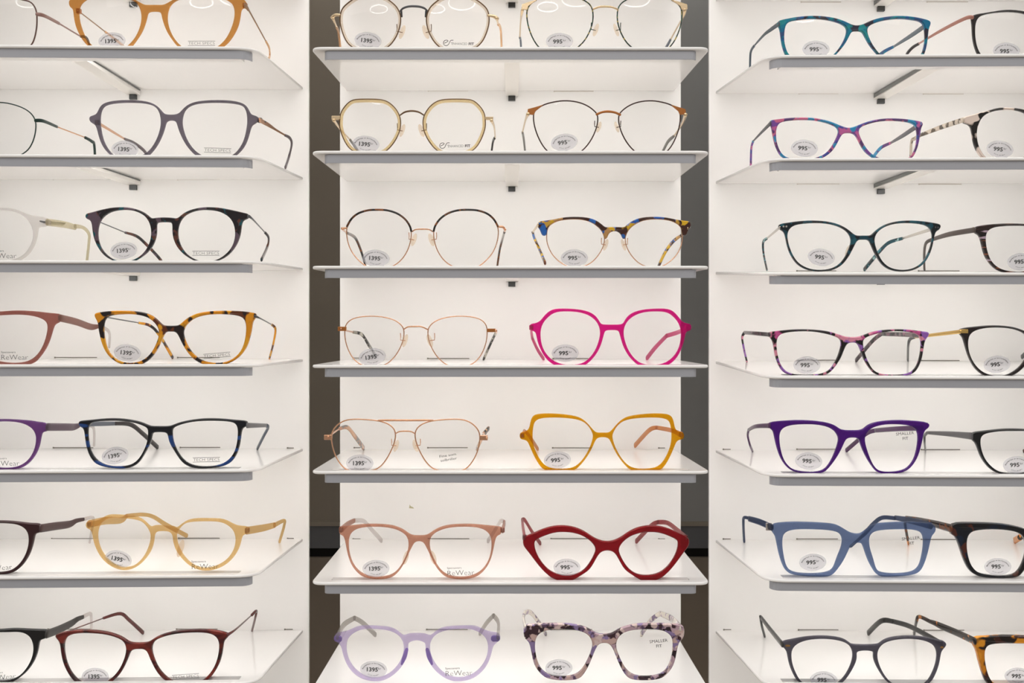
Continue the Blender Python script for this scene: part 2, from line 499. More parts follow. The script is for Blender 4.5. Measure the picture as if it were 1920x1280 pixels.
# dark recess behind the panels
def struct(name, g, mat):
    o = g.obj(name, mat); o['kind'] = 'structure'; return o
YW = 1.16
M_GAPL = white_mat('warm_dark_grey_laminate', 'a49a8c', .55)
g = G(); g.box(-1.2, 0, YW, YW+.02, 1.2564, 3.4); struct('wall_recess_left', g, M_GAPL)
g = G(); g.box(0, 1.2, YW, YW+.02, 1.2564, 3.4); struct('wall_recess_right', g, white_mat('reflection_grey_laminate', 'b2b2b0', .5))  # same wall as the left side, greyer to paint in reflected light
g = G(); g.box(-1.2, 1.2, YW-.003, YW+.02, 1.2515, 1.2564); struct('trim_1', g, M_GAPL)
g = G(); g.box(-1.2, 1.2, YW+.001, YW+.02, 1.2248, 1.2515); struct('wall_back', g, white_mat('blue_grey_plinth', '77797d', .5))
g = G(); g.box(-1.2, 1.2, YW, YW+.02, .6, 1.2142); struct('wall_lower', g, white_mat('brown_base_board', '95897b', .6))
g = G(); g.box(-3, 3, -4, YW+.02, -.02, 0); struct('floor', g, white_mat('beige_floor_tile', 'b9aea2', .4))
g = G(); g.box(-1.2, 1.2, YW+.006, YW+.02, 1.2142, 1.2248); struct('painted_shadow_gap', g, solid('black_shadow_strip', '14120f', .8))  # shade in the gap drawn as a black strip
# ---------------------------------------------------------------- eyeglasses
def pp(s):
    out = []
    for t in s.split():
        out.append(tuple(None if a == '_' else float(a) for a in t.split(',')))
    return out

TILT = {}
class Specs:
    def __init__(s, u, r, O, ax, half, R=(1, 0, 0, 1), wrap=.004, th=.0040):
        s.u, s.r, s.O, s.ax, s.R, s.th = u, r, O, ax, R, th
        s.yc = half[0][1]; s.dm = max(abs(p[0]-ax) for p in half); s.wrap = wrap
        cx = O[0]+ax/O[2]
        x = (cx-PX)*.9/F
        s.xc = x
        s.D0 = front(u, x)+SLOT0+.0020
        s.hw = s.dm/O[2]*s.D0/F
        U = UN[u]; s.k = U['k']
        s.zs = shelf_z(u, r, s.D0+.002)
        s.zmin = s.zs-SLOTD+.0004
    def D(s, x):
        q = (x-s.xc)/s.hw
        return s.D0+s.k*(x-s.xc)+s.wrap*min(q*q, 1.6)
    def mir(s, p):
        d = abs(p[0]-s.ax); sg = 1 if p[0] < s.ax else -1
        sx, qx, sl, sy = s.R; dd = d*(sx+qx*d/s.dm)
        return (s.ax+sg*dd, s.yc+(p[1]-s.yc)*sy+sl*dd)
    def px(s, p): return (s.O[0]+p[0]/s.O[2], s.O[1]+p[1]/s.O[2])
    def xz(s, u, v, dd=0):
        """photo px to world x,z on the front surface (dd behind it)"""
        x = (u-PX)*s.D0/F
        for _ in range(3): x = (u-PX)*(s.D(x)+dd)/F
        return x, ZC+(PY-v)*(s.D(x)+dd)/F
    def w3(s, u, v, dd):
        x, z = s.xz(u, v, dd); return Vector((x, s.D(x)+dd, z))
    def loop(s, pts, k=3):
        return [s.xz(*s.px(p)) for p in relax(cr(pts, True, k), 2 if k > 2 else 1)]

def temple_pts(s, pts):
    U = UN[s.u]; out = []
    for (u, v, d, h) in pts:
        U_, V_ = s.O[0]+u/s.O[2], (None if v is None else s.O[1]+v/s.O[2])
        if V_ is None:
            D = s.D0+d/1000; z = shelf_z(s.u, s.r, D)+h/2000+.0003
            out.append(((U_-PX)*D/F, D, z, h/1000)); continue
        if d is None:
            best = None
            for i in range(61):
                D = s.D0+.06+(U['db']-.006-s.D0-.06)*i/60
                e = abs(ZC+(PY-V_)*D/F-h/2600-shelf_z(s.u, s.r, D))
                if best is None or e < best[0]: best = (e, D)
            D = best[1]
            z = max(ZC+(PY-V_)*D/F, shelf_z(s.u, s.r, D)+h/2600)
        else:
            D = min(s.D0+d/1000, U['db']-.006)
            z = ZC+(PY-V_)*D/F
        out.append(((U_-PX)*D/F, D, z, h/1000))
    return out

def lens(s, inner, root, name='lens'):
    lp = s.loop(inner, 2)
    cx = sum(p[0] for p in lp)/len(lp); cz = sum(p[1] for p in lp)/len(lp)
    hw = max(math.hypot(p[0]-cx, p[1]-cz) for p in lp)
    def surf(x, z):
        r2 = ((x-cx)**2+(z-cz)**2)/hw**2
        return s.D(x)+.0016-.0021*(1-r2)
    V = []; Fs = []; n = len(lp); rings = [0.02, .25, .45, .65, .82, .94, 1.012]
    for side in (0, 1):
        b = len(V)
        for t in rings:
            for (x, z) in lp:
                X, Z = cx+(x-cx)*t, cz+(z-cz)*t
                V.append(Vector((X, surf(X, Z)+side*.0013, max(Z, s.zmin))))
        for i in range(len(rings)-1):
            for k in range(n):
                q = (b+i*n+k, b+i*n+(k+1) % n, b+(i+1)*n+(k+1) % n, b+(i+1)*n+k)
                Fs.append(q if side else q[::-1])
        c = tuple(range(b, b+n)); Fs.append(c if not side else c[::-1])
    m = len(rings)
    for k in range(n):
        a, b_ = (m-1)*n+k, (m-1)*n+(k+1) % n
        Fs.append((a, b_, b_+m*n, a+m*n))
    if area2(lp) < 0: Fs = [f[::-1] for f in Fs]
    mesh_obj(name, V, Fs, M_LENS, root, True, root.location.copy())
    return surf

def art_obj(s, name, art, mat, cu, cv, ang, surf, root, lift, scale=1.0, shear=0):
    a = math.radians(ang); c, q = math.cos(a), math.sin(a); V = []
    for (x, y) in art.v:
        x *= scale; y *= scale
        uu = cu+x*c-y*q; vv = cv-(x*q+y*c)
        X, Z = s.xz(uu, vv)
        for _ in range(2):
            D = surf(X, Z)-lift; X = (uu-PX)*D/F; Z = ZC+(PY-vv)*D/F
        V.append(Vector((X, surf(X, Z)-lift, Z)))
    return mesh_obj(name, V, art.f, mat, root, None, root.location.copy() if root.type == 'EMPTY' else root.parent.location.copy())

def disc_art(rx, ry):
    f = Flat(); n = 40; b = 0
    f.v.append((0, 0))
    for k in (1, 2, 3):
        for i in range(n):
            a = 2*PI*i/n; f.v.append((rx*math.cos(a)*k/3, ry*math.sin(a)*k/3))
    for i in range(n): f.f.append((0, 1+i, 1+(i+1) % n))
    for k in (0, 1):
        for i in range(n):
            a, c = 1+k*n+i, 1+k*n+(i+1) % n; f.f.append((a, a+n, c+n, c))
    return f

def sticker(s, root, surf, st):
    val, cu, cv, ang = st
    cv_ = cv+.8
    d = art_obj(s, 'price_sticker', disc_art(25.5, 16.2), M_STICK, cu, cv_, ang, surf, root, .00025)
    art_obj(s, 'price_text', price_art(val), M_INK, cu, cv_, ang, surf, d, .0004)

def build(u, r, O, ax, label, half, inner, mat, R=(1, 0, 0, 1), temples=(), st=None, prn=None, kind='A', ink=None,
          wire=None, wrad=1.1, ring=None, bridge=(), boxes=(), tubes=(), pads=(), plates=(), th=.0040, wrap=.004, bev=.0008, lensmat=None, name='eyeglasses', rivets=(), hinge_shade=None):
    half = pp(half) if half else None; inner = pp(inner)
    s = Specs(u, r, O, ax, half or inner, R, wrap, th)
    if half is None: s.yc = inner[0][1]
    left_in = inner; right_in = [s.mir(p) for p in inner][::-1]
    # base of the thing
    zall = [s.xz(*s.px(p))[1] for p in (half or inner)]
    zb = max(min(zall), s.zmin)
    root = empty(name, (s.xc, s.D0+.002, zb), label, 'glasses', 'eyeglasses on the %s shelves' % UNAME[u])
    o = root.location.copy()
    if kind == 'A':
        full = half+[s.mir(p) for p in half[1:-1]][::-1]
        loops = [s.loop(full), s.loop(left_in), s.loop(right_in)]
        plate('frame_front', loops, s.D, th, mat, root, o, bev, s.zmin)
    elif kind == 'B':      # brow line without holes
        full = half+[s.mir(p) for p in half[1:-1]][::-1]
        plate('brow_bar', [s.loop(full)], s.D, th, mat, root, o, bev, s.zmin)
    if wire:
        for lp in (left_in, right_in):
            pts = []
            for p in relax(cr(lp, True, 3), 3):
                v = s.w3(*s.px(p), .0012); v.z = max(v.z, s.zmin+wrad/2000); pts.append(v)
            # drop near-duplicates from clamping
            q = [pts[0]]
            for v in pts[1:]:
                if (v-q[-1]).length > .0004: q.append(v)
            sweep('rim', q, [wrad/1000]*len(q), [wrad/1000]*len(q), wire, root, o, True, 8, 2.0, Vector((0, 1, 0)))
    if ring:
        rm, rw = ring
        for lp in (left_in, right_in):
            L0 = s.loop(lp, 3); L1 = inset(L0, wrad/2600, 1); L2 = inset(L0, rw/1000, 1)
            plate('inner_rim', [L1, L2], s.D, .0024, rm, root, o, .0005, s.zmin+.0005)
    surfL = lens(s, left_in, root); surfR = lens(s, right_in, root)
    if left_in[0][0] > ax: surfL, surfR = surfR, surfL
    if st: sticker(s, root, surfL, st)
    if prn:
        kd, cu, cv, ang = prn[:4]; sc = prn[4] if len(prn) > 4 else 1
        art_obj(s, 'lens_print', print_art(kd), M_INKG if kd in ('tech', 'rewear') else M_INK, cu, cv, ang, surfR, root, .0003, sc)
    for (nm, m_, pts, wr) in [('bridge', b[0], b[1], b[2]) for b in bridge]+list(tubes):
        P = cr([tuple(s.w3(*s.px((a[0], a[1])), a[2]/1000))+(a[3]/1000,) for a in pp(pts)], False, 5)
        if (P[0][2] - s.zmin) < 0: pass
        sweep(nm, [Vector(p[:3]) for p in P], [p[3] for p in P], [wr/1000 if wr else p[3] for p in P], m_, root, o, False, 8, 2.4, Vector((0, 1, 0)))
    for (nm, m_, a, b, c, d, d0, d1) in boxes:
        p = s.w3(*s.px((a, b)), d0/1000); q = s.w3(*s.px((c, d)), d0/1000)
        yy = (p.y+q.y)/2
        g = G(); g.box(min(p.x, q.x), max(p.x, q.x), yy, yy+(d1-d0)/1000, min(p.z, q.z), max(p.z, q.z))
        ob = g.obj(nm, m_, root, None, o)
        bv = ob.modifiers.new('b', 'BEVEL'); bv.width = .0003; bv.segments = 2
    for (nm, m_, poly) in plates:
        pts = pp(poly)
        for lp in (pts, [s.mir(p) for p in pts]):
            plate(nm, [[s.xz(*s.px(p)) for p in cr(lp, True, 1)]], lambda x: s.D(x)-.0003, .0022, m_, root, o, .0003)
    for (a, b, w_, h_, sg) in pads:
        c0 = s.w3(*s.px((a, b)), .0055); V = []; Fs = []; NR, NS = 7, 12
        hh, ww = h_/s.O[2]*s.D0/F, w_/s.O[2]*s.D0/F
        for i in range(NR+1):
            t = PI*i/NR
            for k in range(NS):
                f_ = 2*PI*k/NS
                x = ww/2*math.sin(t)*math.cos(f_); y = .0016*math.sin(t)*math.sin(f_); z = hh/2*math.cos(t)
                x2 = x - sg*z*.28; y2 = y+sg*x*.6
                V.append(c0+Vector((x2, y2, z)))
        for i in range(NR):
            for k in range(NS):
                Fs.append((i*NS+k, i*NS+(k+1) % NS, (i+1)*NS+(k+1) % NS, (i+1)*NS+k))
        pad = mesh_obj('nose_pad', V, Fs, M_PAD, root, True, o)
        if not wire: continue
        mw = wire
        aa = s.w3(*s.px((a+sg*w_*.9, b-h_*.55)), .0015)
        mid = s.w3(*s.px((a+sg*w_*.9, b-h_*.05)), .0075)
        sweep('pad_arm', [aa, (aa+mid)/2+Vector((0, .002, 0)), mid, c0+Vector((0, .0015, 0))], [.0008]*4, [.0008]*4, mw, pad, o, False, 6, 2, Vector((0, 1, 0)))
    for (a, b, w_, h_, m_) in rivets:
        c0 = s.w3(*s.px((a, b)), -.0003); g = G(); n = 12
        rx, rz = w_/2/s.O[2]*s.D0/F, h_/2/s.O[2]*s.D0/F
        for yy in (0, .0006):
            for i in range(n):
                t = 2*PI*i/n
                g.v.append(c0+Vector((rx*math.copysign(abs(math.cos(t))**.6, math.cos(t)), yy, rz*math.copysign(abs(math.sin(t))**.6, math.sin(t)))))
        g.f = [tuple(range(n)), tuple(range(n, 2*n))[::-1]]+[(i, i+n, (i+1) % n+n, (i+1) % n) for i in range(n)]
        g.obj('rivet', m_, root, None, o)
    if kind == 'A' and hinge_shade:  # darker blocks stand in for light lost through the temple ends
        for segs in temples:
            a0 = pp(segs[0][1])[0]; c0 = s.w3(*s.px((a0[0], a0[1])), th*1000/1000+.0001)
            if abs(s.px(a0)[0]-960) > 960: continue
            g = G(); g.box(c0.x-.0019, c0.x+.0019, c0.y, c0.y+.004, c0.z-.0022, c0.z+.0022)
            hb = g.obj('hinge_shade', hinge_shade, root, None, o)
            bv = hb.modifiers.new('b', 'BEVEL'); bv.width = .0005; bv.segments = 2
    for segs in temples:
        par = root
        for i, (m_, pts, wr) in enumerate(segs):
            P = cr(temple_pts(s, pp(pts)), False, 6)
            for j, p in enumerate(P):     # keep clear of the shelf and the panel
                if p[1] < s.D0+.02: continue
                lo = shelf_z(s.u, s.r, p[1])+.0004+p[3]*.3
                if p[2] < lo: P[j] = (p[0], p[1], lo, p[3])
            ws = [wr/1000 if wr else p[3] for p in P]
            ob = sweep('temple' if i == 0 else 'temple_tip', [Vector(p[:3]) for p in P], [p[3] for p in P], ws, m_, par, o, False, 10, 3.0 if wr else 2.0)
            if i == 0: par = ob
    return root

K = dict
# ---- mottled and plain plastics
amber = trans('amber_clear_acetate', 'cf8f45', .5)
ambmetal = solid('bronze_wire', '9a744f', .3, .7)
greyac = trans('smoky_grey_acetate', '756d79', .85)
greydk = solid('dark_grey_tip', '5f5558', .3)
beige_tip = trans('peach_temple_tip', 'e9bf95', .8)
honey = trans('honey_inner_rim', 'f0d8a8', .5)
beigeclear = trans('pale_beige_inner_rim', 'f6e8d8', .45)
dkbronze = solid('dark_bronze_wire', '6b5138', .3, .6)
blktip = solid('black_temple_tip', '2c2524', .25)
greytip = solid('grey_temple_tip', '77746f', .3)
bluegreytip = solid('blue_grey_tip', '5f6671', .3)
greenwire = tort('green_speckled_rim', ['14301f', '0d1a16', 'a08a3a', '1f4a36', '0f2a20'], 260, 3)
brownwire = solid('dark_brown_rim', '3a2018', .3, .3)
copper = solid('brushed_copper', 'a9682f', .35, .45)
teal = tort('turquoise_mottled_acetate', ['067a94', '0a5a9a', '2b2a3c', '178a90', '0a6c92', '274f80'], 75, 5)
slate = solid('slate_blue_temple', '46535f', .35, .1)
pinkblue = tort('pink_blue_mottled_acetate', ['7a4a9c', 'c0609a', '4a4f9c', 'c9688c', '2f8dbb', '5c3a72'], 85, 8)
slate2 = solid('dark_grey_violet_temple', '4b4a52', .35, .1)
tealtort = tort('teal_brown_mottled_acetate', ['1c1316', '0b4f58', '5a3226', '1a1218', '5b4a56', '160f12'], 70, 11)
havana = tort('brown_black_mottled_acetate', ['1d120c', '8a4a1a', '1a100c', '5a3217'], 140, 12)
bluetort = tort('blue_yellow_brown_mottled_acetate', ['5e2b10', '1557b5', 'c79a3a', '2a130b', 'b98a50', 'd9ac20', '2260b0', '3d1b0c'], 80, 14)
tealdk = tort('dark_teal_mottled_acetate', ['07181f', '0d3c4a', '0d0f12', '0f4554', '06141a', '1a5360'], 80, 15)
tealtip = tort('teal_pale_mottled_tip', ['10444f', '3a7f8c', '2a2024', '8fb3b4', '0d2a33'], 120, 16)
ytort = tort('yellow_tortoiseshell_acetate', ['d88c10', '5e2c0c', '1e0d08', '1a0b07', 'dc9a1a'], 60, 18)
greytort = tort('grey_mottled_tip', ['8a867c', '35332f', 'b8b2a4', '2c2b28'], 110, 19)
pink = trans('bright_pink_acetate', 'e3148a', .8)
pinkt = trans('rose_pink_temple', 'd05a86', .8)
pinktort = tort('black_pink_mottled_acetate', ['130a0d', 'c0508a', '14090d', '8e5aae', '12090c', 'd98aa0', '160a0d'], 85, 21)
pinktortg = tort('faded_black_pink_temple', ['4a3f43', '7c5566', '3c3336', '6a5a5e'], 100, 22)
navy = tort('navy_striped_acetate', ['080a12', '1c3f7c', '07090f', '0a0d16'], 40, 24, (.4, 1, 2.2))
navymetal = solid('dark_blue_grey_temple', '4d5563', .3, .4)
gunm = solid('gunmetal_temple', '6a6a6e', .3, .5)
peachtort = tort('peach_grey_mottled_tip', ['b8907a', '3b3836', 'c9a287', '8f8a86'], 75, 26)
yellow = trans('golden_yellow_acetate', 'e09d08', .62)
orangetip = trans('orange_brown_temple', 'd08a55', .85)
purple = trans('deep_purple_acetate', '4d0f80', .93)
purpledk = solid('plum_temple', '48204f', .25)
honeyclear = trans('honey_clear_acetate', 'e6c080', .46)
honeyt = trans('honey_clear_temple', 'd2ae72', .55)
rose = trans('dusty_rose_acetate', 'cc937b', .72, .3)
roset = trans('dusty_rose_temple', 'b07f6e', .9, .3)
cleart = trans('clear_plastic_tip', 'd9d2d0', .4)
clearg = trans('clear_grey_temple', 'b5b0ac', .5)
red = trans('cherry_red_acetate', '94101a', .92)
redt = trans('dusky_red_temple', '9a4a4c', .85)
blue = trans('steel_blue_clear_acetate', '64779f', .58)
bluet = trans('dark_blue_temple', '3d4a68', .88)
redbrown = tort('red_brown_striped_acetate', ['451214', '7a2a20', '2e0c0e', '5e1f18'], 45, 30, (.5, 1, 1.4))
redbt = solid('dark_red_brown_temple', '5a2a28', .25)
lav = trans('lavender_clear_acetate', 'cdbfe0', .4)
purt = tort('purple_cream_mottled_acetate', ['b79aa4', '5a4560', '2a1822', 'd3bcb8', '3a222c', '8a76a0', 'c4a59e'], 85, 33, detail=2)
purtt = tort('cream_violet_mottled_temple', ['cfc6bb', 'a596a4', '7a6a80', 'd2cabf'], 95, 34)
greyk = trans('slate_grey_acetate', '55525e', .9)
blackt = solid('black_acetate_temple', '242322', .25)
goldbar = solid('small_gold_bar', 'a37b45', .35, .6)
brownmetal = solid('brown_metal_rim', '5c4038', .3, .4)
roseb = solid('rose_brown_metal', '8d6c64', .3, .4)
dkgreen = solid('dark_green_metal', '16302a', .3, .3)
clearac = trans('colourless_acetate', 'e6e2e0', .34)
clearold = trans('yellowed_clear_temple', 'd3c9ad', .62)
dustred = trans('dusty_red_acetate', 'a3645a', .78, .3)
dustredt = trans('dusty_red_grey_temple', '8e6459', .9, .3)
violet = trans('violet_acetate', '6f3f82', .85, .3)
violett = trans('grey_violet_temple', '64505f', .93, .3)
burg = solid('dark_burgundy_acetate', '30090e', .4)
burgt = solid('matte_plum_temple', '40282a', .5)
blk = solid('black_acetate', '0f0e10', .25)
blkt = solid('matte_black_temple', '302d2b', .5)
rosecop = solid('rose_copper_temple', 'a9776a', .3, .4)
creamt = tort('cream_black_mottled_acetate', ['e0cdc0', '16100c', 'e2d0c4', '1c130e'], 55, 40)
creamtt = tort('cream_brown_mottled_temple', ['c4b5a4', '4a4036', '5a4c3e', 'cabcab'], 90, 41)
stripe = tort('brown_striped_acetate', ['20120f', '7a4630', '160d0c', 'b09aa8', '2a1a14'], 90, 43, (.3, .3, 2.6))
brnt = solid('dark_brown_temple', '4a3f3a', .35)
bb = solid('brown_black_acetate', '1c100e', .25)
dgrey = solid('dark_grey_temple', '4c4b4c', .3)
dtort = tort('navy_dark_mottled_acetate', ['0a0e18', '0b1a2e', '12100e', '4a2216', '0c0e14'], 60, 46)
dtortt = tort('brown_dark_mottled_temple', ['2a211c', '6a3a1e', '1a1512', '3a2c24'], 80, 47)
otort = tort('orange_tortoiseshell_acetate', ['1e0e0a', 'c87c16', '160b08', 'd98e1e', '140a08', '3a160c'], 52, 52)
otortt = tort('brown_tortoiseshell_temple', ['2a1f1a', 'a0602a', '1c1512'], 70, 53)
orange = solid('orange_tip_end', 'e08a2a', .3)
# ---------------------------------------------------------------- the pairs, shelf by shelf
# === left unit
build('L', 1, (120, 0, 4.8), 810, 'amber see-through plastic glasses with thin wire temples on the top left shelf',
  '810,40 740,42 700,30 640,-5 560,-40 440,-62 320,-65 200,-50 110,-25 50,-5 40,25 50,60 75,78 82,120 95,210 125,290 165,360 205,405 250,440 320,470 420,480 500,470 560,445 610,405 650,350 690,290 720,220 740,150 748,115 770,100 810,97',
  '400,-35 300,-35 210,-18 150,25 128,80 128,150 145,230 180,320 225,385 290,435 400,460 500,450 570,410 630,345 670,270 692,190 692,120 675,60 640,15 580,-15 500,-32', amber, hinge_shade=solid('amber_hinge_shade', 'a0601a', .3), R=(.96, .11, 0, 1),
  temples=[[(ambmetal, '125,95,4,1.1 370,285,75,1.1', 0), (beige_tip, '370,285,75,2 500,385,95,2.6 560,440,108,2.4', 1.6)],
           [(ambmetal, '1625,45,4,4.5 1655,80,12,4 1680,122,24,1.6 1815,368,92,1.1', 1.2), (beige_tip, '1815,368,92,2 1846,430,104,3 1852,500,118,3.2 1842,530,_,2.8', 1.6)]],
  st=('1395', 210, 76, 3), prn=('tech', 378, 81, 0))
build('L', 2, (150, 180, 4.8), 815, 'smoky grey see-through glasses with rose gold temples, second shelf of the left unit',
  '815,165 780,163 745,150 700,95 640,58 560,40 430,33 300,40 220,60 180,90 155,140 135,165 95,178 80,195 85,225 110,245 135,262 150,300 165,360 190,430 225,485 265,525 310,560 400,585 520,575 600,540 640,505 690,440 730,360 755,290 768,240 785,222 815,215',
  '430,55 320,60 230,78 195,110 178,160 175,230 182,300 205,400 250,480 300,530 390,560 500,550 580,520 640,465 690,380 718,290 725,220 712,150 680,100 620,70 530,57', greyac, hinge_shade=solid('greyac_hinge_shade', '2c2832', .3), R=(1.1, -.03, 0, 1),
  temples=[[(M_GOLD, '150,235,4,3.4 400,385,80,2', 1), (greydk, '400,385,80,2.4 500,430,98,3 600,525,115,3.4 640,_,128,3', 2)],
           [(M_GOLD, '1615,215,4,4.4 1700,262,35,4 1765,305,60,2.4 1845,352,88,1.8', 1), (greydk, '1845,352,88,2.6 1888,378,100,3.2 1905,430,106,3.6 1882,540,115,3.6 1848,645,_,3.2', 2)]],
  tubes=[('hinge_bar', M_STEEL, '1600,215,6,1.6 1670,232,14,1.4', 0)],
  st=('1395', 234.5, 279, -3), prn=('tech', 408, 281.7, -2))
build('L', 3, (150, 380, 5.189), 818, 'round brown and teal mottled glasses with thin wire temples, third shelf of the left unit',
  '818,140 730,145 690,150 640,105 570,68 480,45 390,40 290,48 190,70 100,95 60,105 48,130 60,155 95,170 112,210 120,290 140,370 180,450 240,520 310,560 400,590 480,585 550,555 620,510 680,450 720,380 740,300 740,230 745,200 765,190 818,188',
  '420,68 320,80 240,120 190,180 168,260 170,350 200,440 260,510 330,555 420,572 500,560 580,520 640,455 680,370 690,280 675,200 630,130 560,90 490,72', tealtort, R=(.99, .08, 0, 1),
  temples=[[(M_STEEL, '150,170,5,1.1 440,290,80,1.1', 0), (tealtort, '440,290,80,2.4 550,325,95,3 640,400,104,3.4 780,550,118,3.6 800,_,128,3', 2)],
           [(M_STEEL, '1640,130,4,3 1685,165,14,1.6 1800,290,85,1.1', 0), (tealtort, '1800,290,85,2.4 1835,340,98,3.2 1822,430,108,3.6 1765,555,_,3.6', 2)]],
  st=('1395', 232, 468.5, 5), prn=('tech', 386, 474.4, 0))
build('L', 4, (160, 570, 5.189), 825, 'yellow and dark brown tortoiseshell glasses with wire temples, fourth shelf of the left unit',
  '825,210 770,208 740,195 680,135 600,90 500,70 380,62 240,65 130,80 90,92 88,120 100,145 118,180 125,240 140,320 170,420 220,500 290,560 380,595 470,600 560,580 630,530 690,450 730,370 755,310 775,278 800,268 825,268',
  '380,98 280,105 210,125 180,170 172,240 180,330 205,430 260,510 340,560 430,572 520,560 600,515 660,440 700,350 715,280 700,220 650,160 580,120 480,100', ytort, R=(1.13, 0, 0, 1),
  temples=[[(M_STEEL, '150,118,5,1.2 520,182,85,1.2', 0), (ytort, '520,182,85,2.4 630,210,98,3 720,300,108,3.4 850,520,_,3.8', 2)],
           [(M_STEEL, '1650,118,4,3 1700,138,12,1.4 1815,200,88,1.2', 0), (ytort, '1815,200,88,2.4 1850,245,98,3.2 1832,370,108,3.8 1792,525,_,3.6', 2)]],
  st=('1395', 239, 660.5, -6), prn=('tech', 406.7, 665.8, 5))
build('L', 5, (140, 770, 5.053), 800, 'dark navy rectangular glasses with a TECH SPECS lens, fifth shelf of the left unit',
  '800,145 730,145 690,135 620,105 500,80 380,70 250,75 130,88 45,95 35,120 45,150 75,165 90,210 100,300 125,400 165,470 220,515 320,540 430,550 520,540 590,505 640,440 680,370 715,300 725,250 735,215 760,205 800,203',
  '380,95 250,98 160,110 125,150 120,220 130,320 160,410 220,480 310,520 430,528 530,510 600,460 650,380 685,290 692,200 680,160 600,125 500,102', navy, R=(1.12, -.03, 0, 1),
  temples=[[(navymetal, '80,125,5,4.6 240,122,40,4.4 380,120,78,4', 1), (blktip, '380,120,78,4 530,130,98,4.6 650,220,112,4.8 785,345,_,5', 2.4)],
           [(gunm, '1630,138,4,5 1820,137,88,3.6', 1), (navymetal, '1820,140,88,4 1832,160,96,4 1790,240,110,4.2 1732,355,_,4', 2.4)]],
  st=('1395', 216, 853, 10), prn=('tech', 387, 861.4, 1))
build('L', 6, (150, 955, 4.8), 745, 'honey-coloured see-through round glasses with a ReWear lens, sixth shelf of the left unit',
  '745,145 660,145 630,160 580,110 520,70 430,55 340,50 250,48 180,85 130,105 55,105 50,165 95,185 110,240 125,310 160,390 210,460 280,515 360,545 440,545 520,510 590,440 640,360 660,280 665,230 690,200 745,195',
  '400,80 310,75 240,85 180,130 155,190 152,260 170,340 215,420 280,480 360,520 450,520 520,480 580,410 620,320 635,240 620,190 580,130 520,95', honeyclear, hinge_shade=solid('honeyclear_hinge_shade', 'a8761e', .3), R=(1.04, .07, .065, .95),
  temples=[[(honeyt, '80,130,5,7 230,100,40,7 370,95,72,6.2 420,55,84,3.6', 2.6), (honeyt, '420,55,84,3.6 560,45,98,3.8 660,65,106,4 780,140,116,4.6 960,235,_,4.6', 2.6)],
           [(honeyt, '1500,190,5,7 1650,165,45,6.6 1750,140,72,5.5', 2.6), (honeyt, '1750,140,72,4.5 1835,100,94,3.6 1836,150,102,4 1797,285,_,4.4', 2.6)]],
  pads=[(905, 350, 70, 160, -1)],
  st=('1395', 222, 1047, -12), prn=('rewear', 384, 1060, 1))
build('L', 7, (90, 1130, 4.571), 775, 'dark red-brown glasses with thin wire temples sticking up, bottom shelf of the left unit',
  '775,345 700,340 660,315 600,280 500,250 380,235 240,233 130,250 65,272 62,300 95,335 105,400 115,470 140,550 185,630 240,690 330,740 430,740 530,690 600,630 650,550 685,470 705,420 735,400 775,398',
  '380,262 250,262 170,285 135,340 135,420 155,520 200,610 270,680 350,705 450,700 540,650 610,570 650,480 668,400 650,340 600,305 500,275', redbrown, R=(1.02, .06, -.01, 1),
  temples=[[(redbt, '110,270,5,2.4 180,240,14,1.3 475,130,86,1.2', 0), (redbt, '475,130,86,2.6 620,92,102,3.4 700,150,112,3.8 815,255,_,4.4', 2.2)],
           [(redbt, '1540,272,4,3 1610,225,20,1.8 1745,105,86,1.2', 0), (redbt, '1745,105,86,2.6 1785,70,98,3.2 1778,120,106,3.8 1750,232,_,4', 2.2)]],
  st=('1395', 178.6, 1267, 0), prn=('tech', 348, 1267.8, 4))
# left edge of the photo
build('L', 1, (0, 0, 9.6), -600, 'thin brown metal glasses cut by the left edge of the photo, top left shelf', None,
  '410,0 520,20 600,80 650,180 665,290 665,450 640,620 590,780 500,860 300,920 100,930 -100,900 -300,800 -430,600 -480,350 -450,150 -350,20 -150,-50 100,-60 300,-30', None, kind='M', wire=brownmetal, wrad=1.3,
  temples=[[(roseb, '660,255,2,3.4 800,285,8,3.4 1060,420,40,3 1075,430,44,1.6 1450,655,92,1.4', 1.2), (blktip, '1450,655,92,2.4 1590,745,104,3 1700,_,118,3 1760,_,128,2.6', 1.8)],
           [(roseb, '-1860,255,2,3.4 -1620,420,40,3 -900,655,92,1.4', 1.2), (blktip, '-900,655,92,2.4 -750,_,124,3 -700,_,130,2.6', 1.8)]],
  bridge=[(brownmetal, '-480,260,1,1.4 -600,200,1,1.6 -720,260,1,1.4', 0)], pads=[(-560, 560, 80, 200, 1), (-640, 560, 80, 200, -1)])
build('L', 2, (0, 180, 9.6), -660, 'thin dark green wire-rimmed glasses cut by the left edge of the photo, second shelf', None,
  '0,110 200,140 400,205 540,290 630,410 650,550 620,750 540,930 430,1030 250,1120 50,1150 -200,1110 -400,980 -520,780 -550,550 -500,350 -380,200 -200,130', None, kind='M', wire=dkgreen, wrad=1.1,
  temples=[[(dkgreen, '635,440,2,3.2 780,450,10,3.2 1030,555,42,2.6', 1.4), (M_GOLD, '1030,555,42,1.2 1530,745,92,1.2', 0), (dkgreen, '1530,745,92,2.8 1650,815,104,3.2 1700,900,112,3.6 1718,_,125,3.6', 2)],
           [(dkgreen, '-1970,440,2,3.2 -1720,555,42,2.6', 1.4), (dkgreen, '-1720,555,42,1.2 -1100,745,92,2.8 -950,_,125,3.6', 2)]],
  bridge=[(dkgreen, '-545,480,1,1.2 -660,430,1,1.4 -775,480,1,1.2', 0)], pads=[(-620, 700, 80, 200, 1), (-700, 700, 80, 200, -1)])
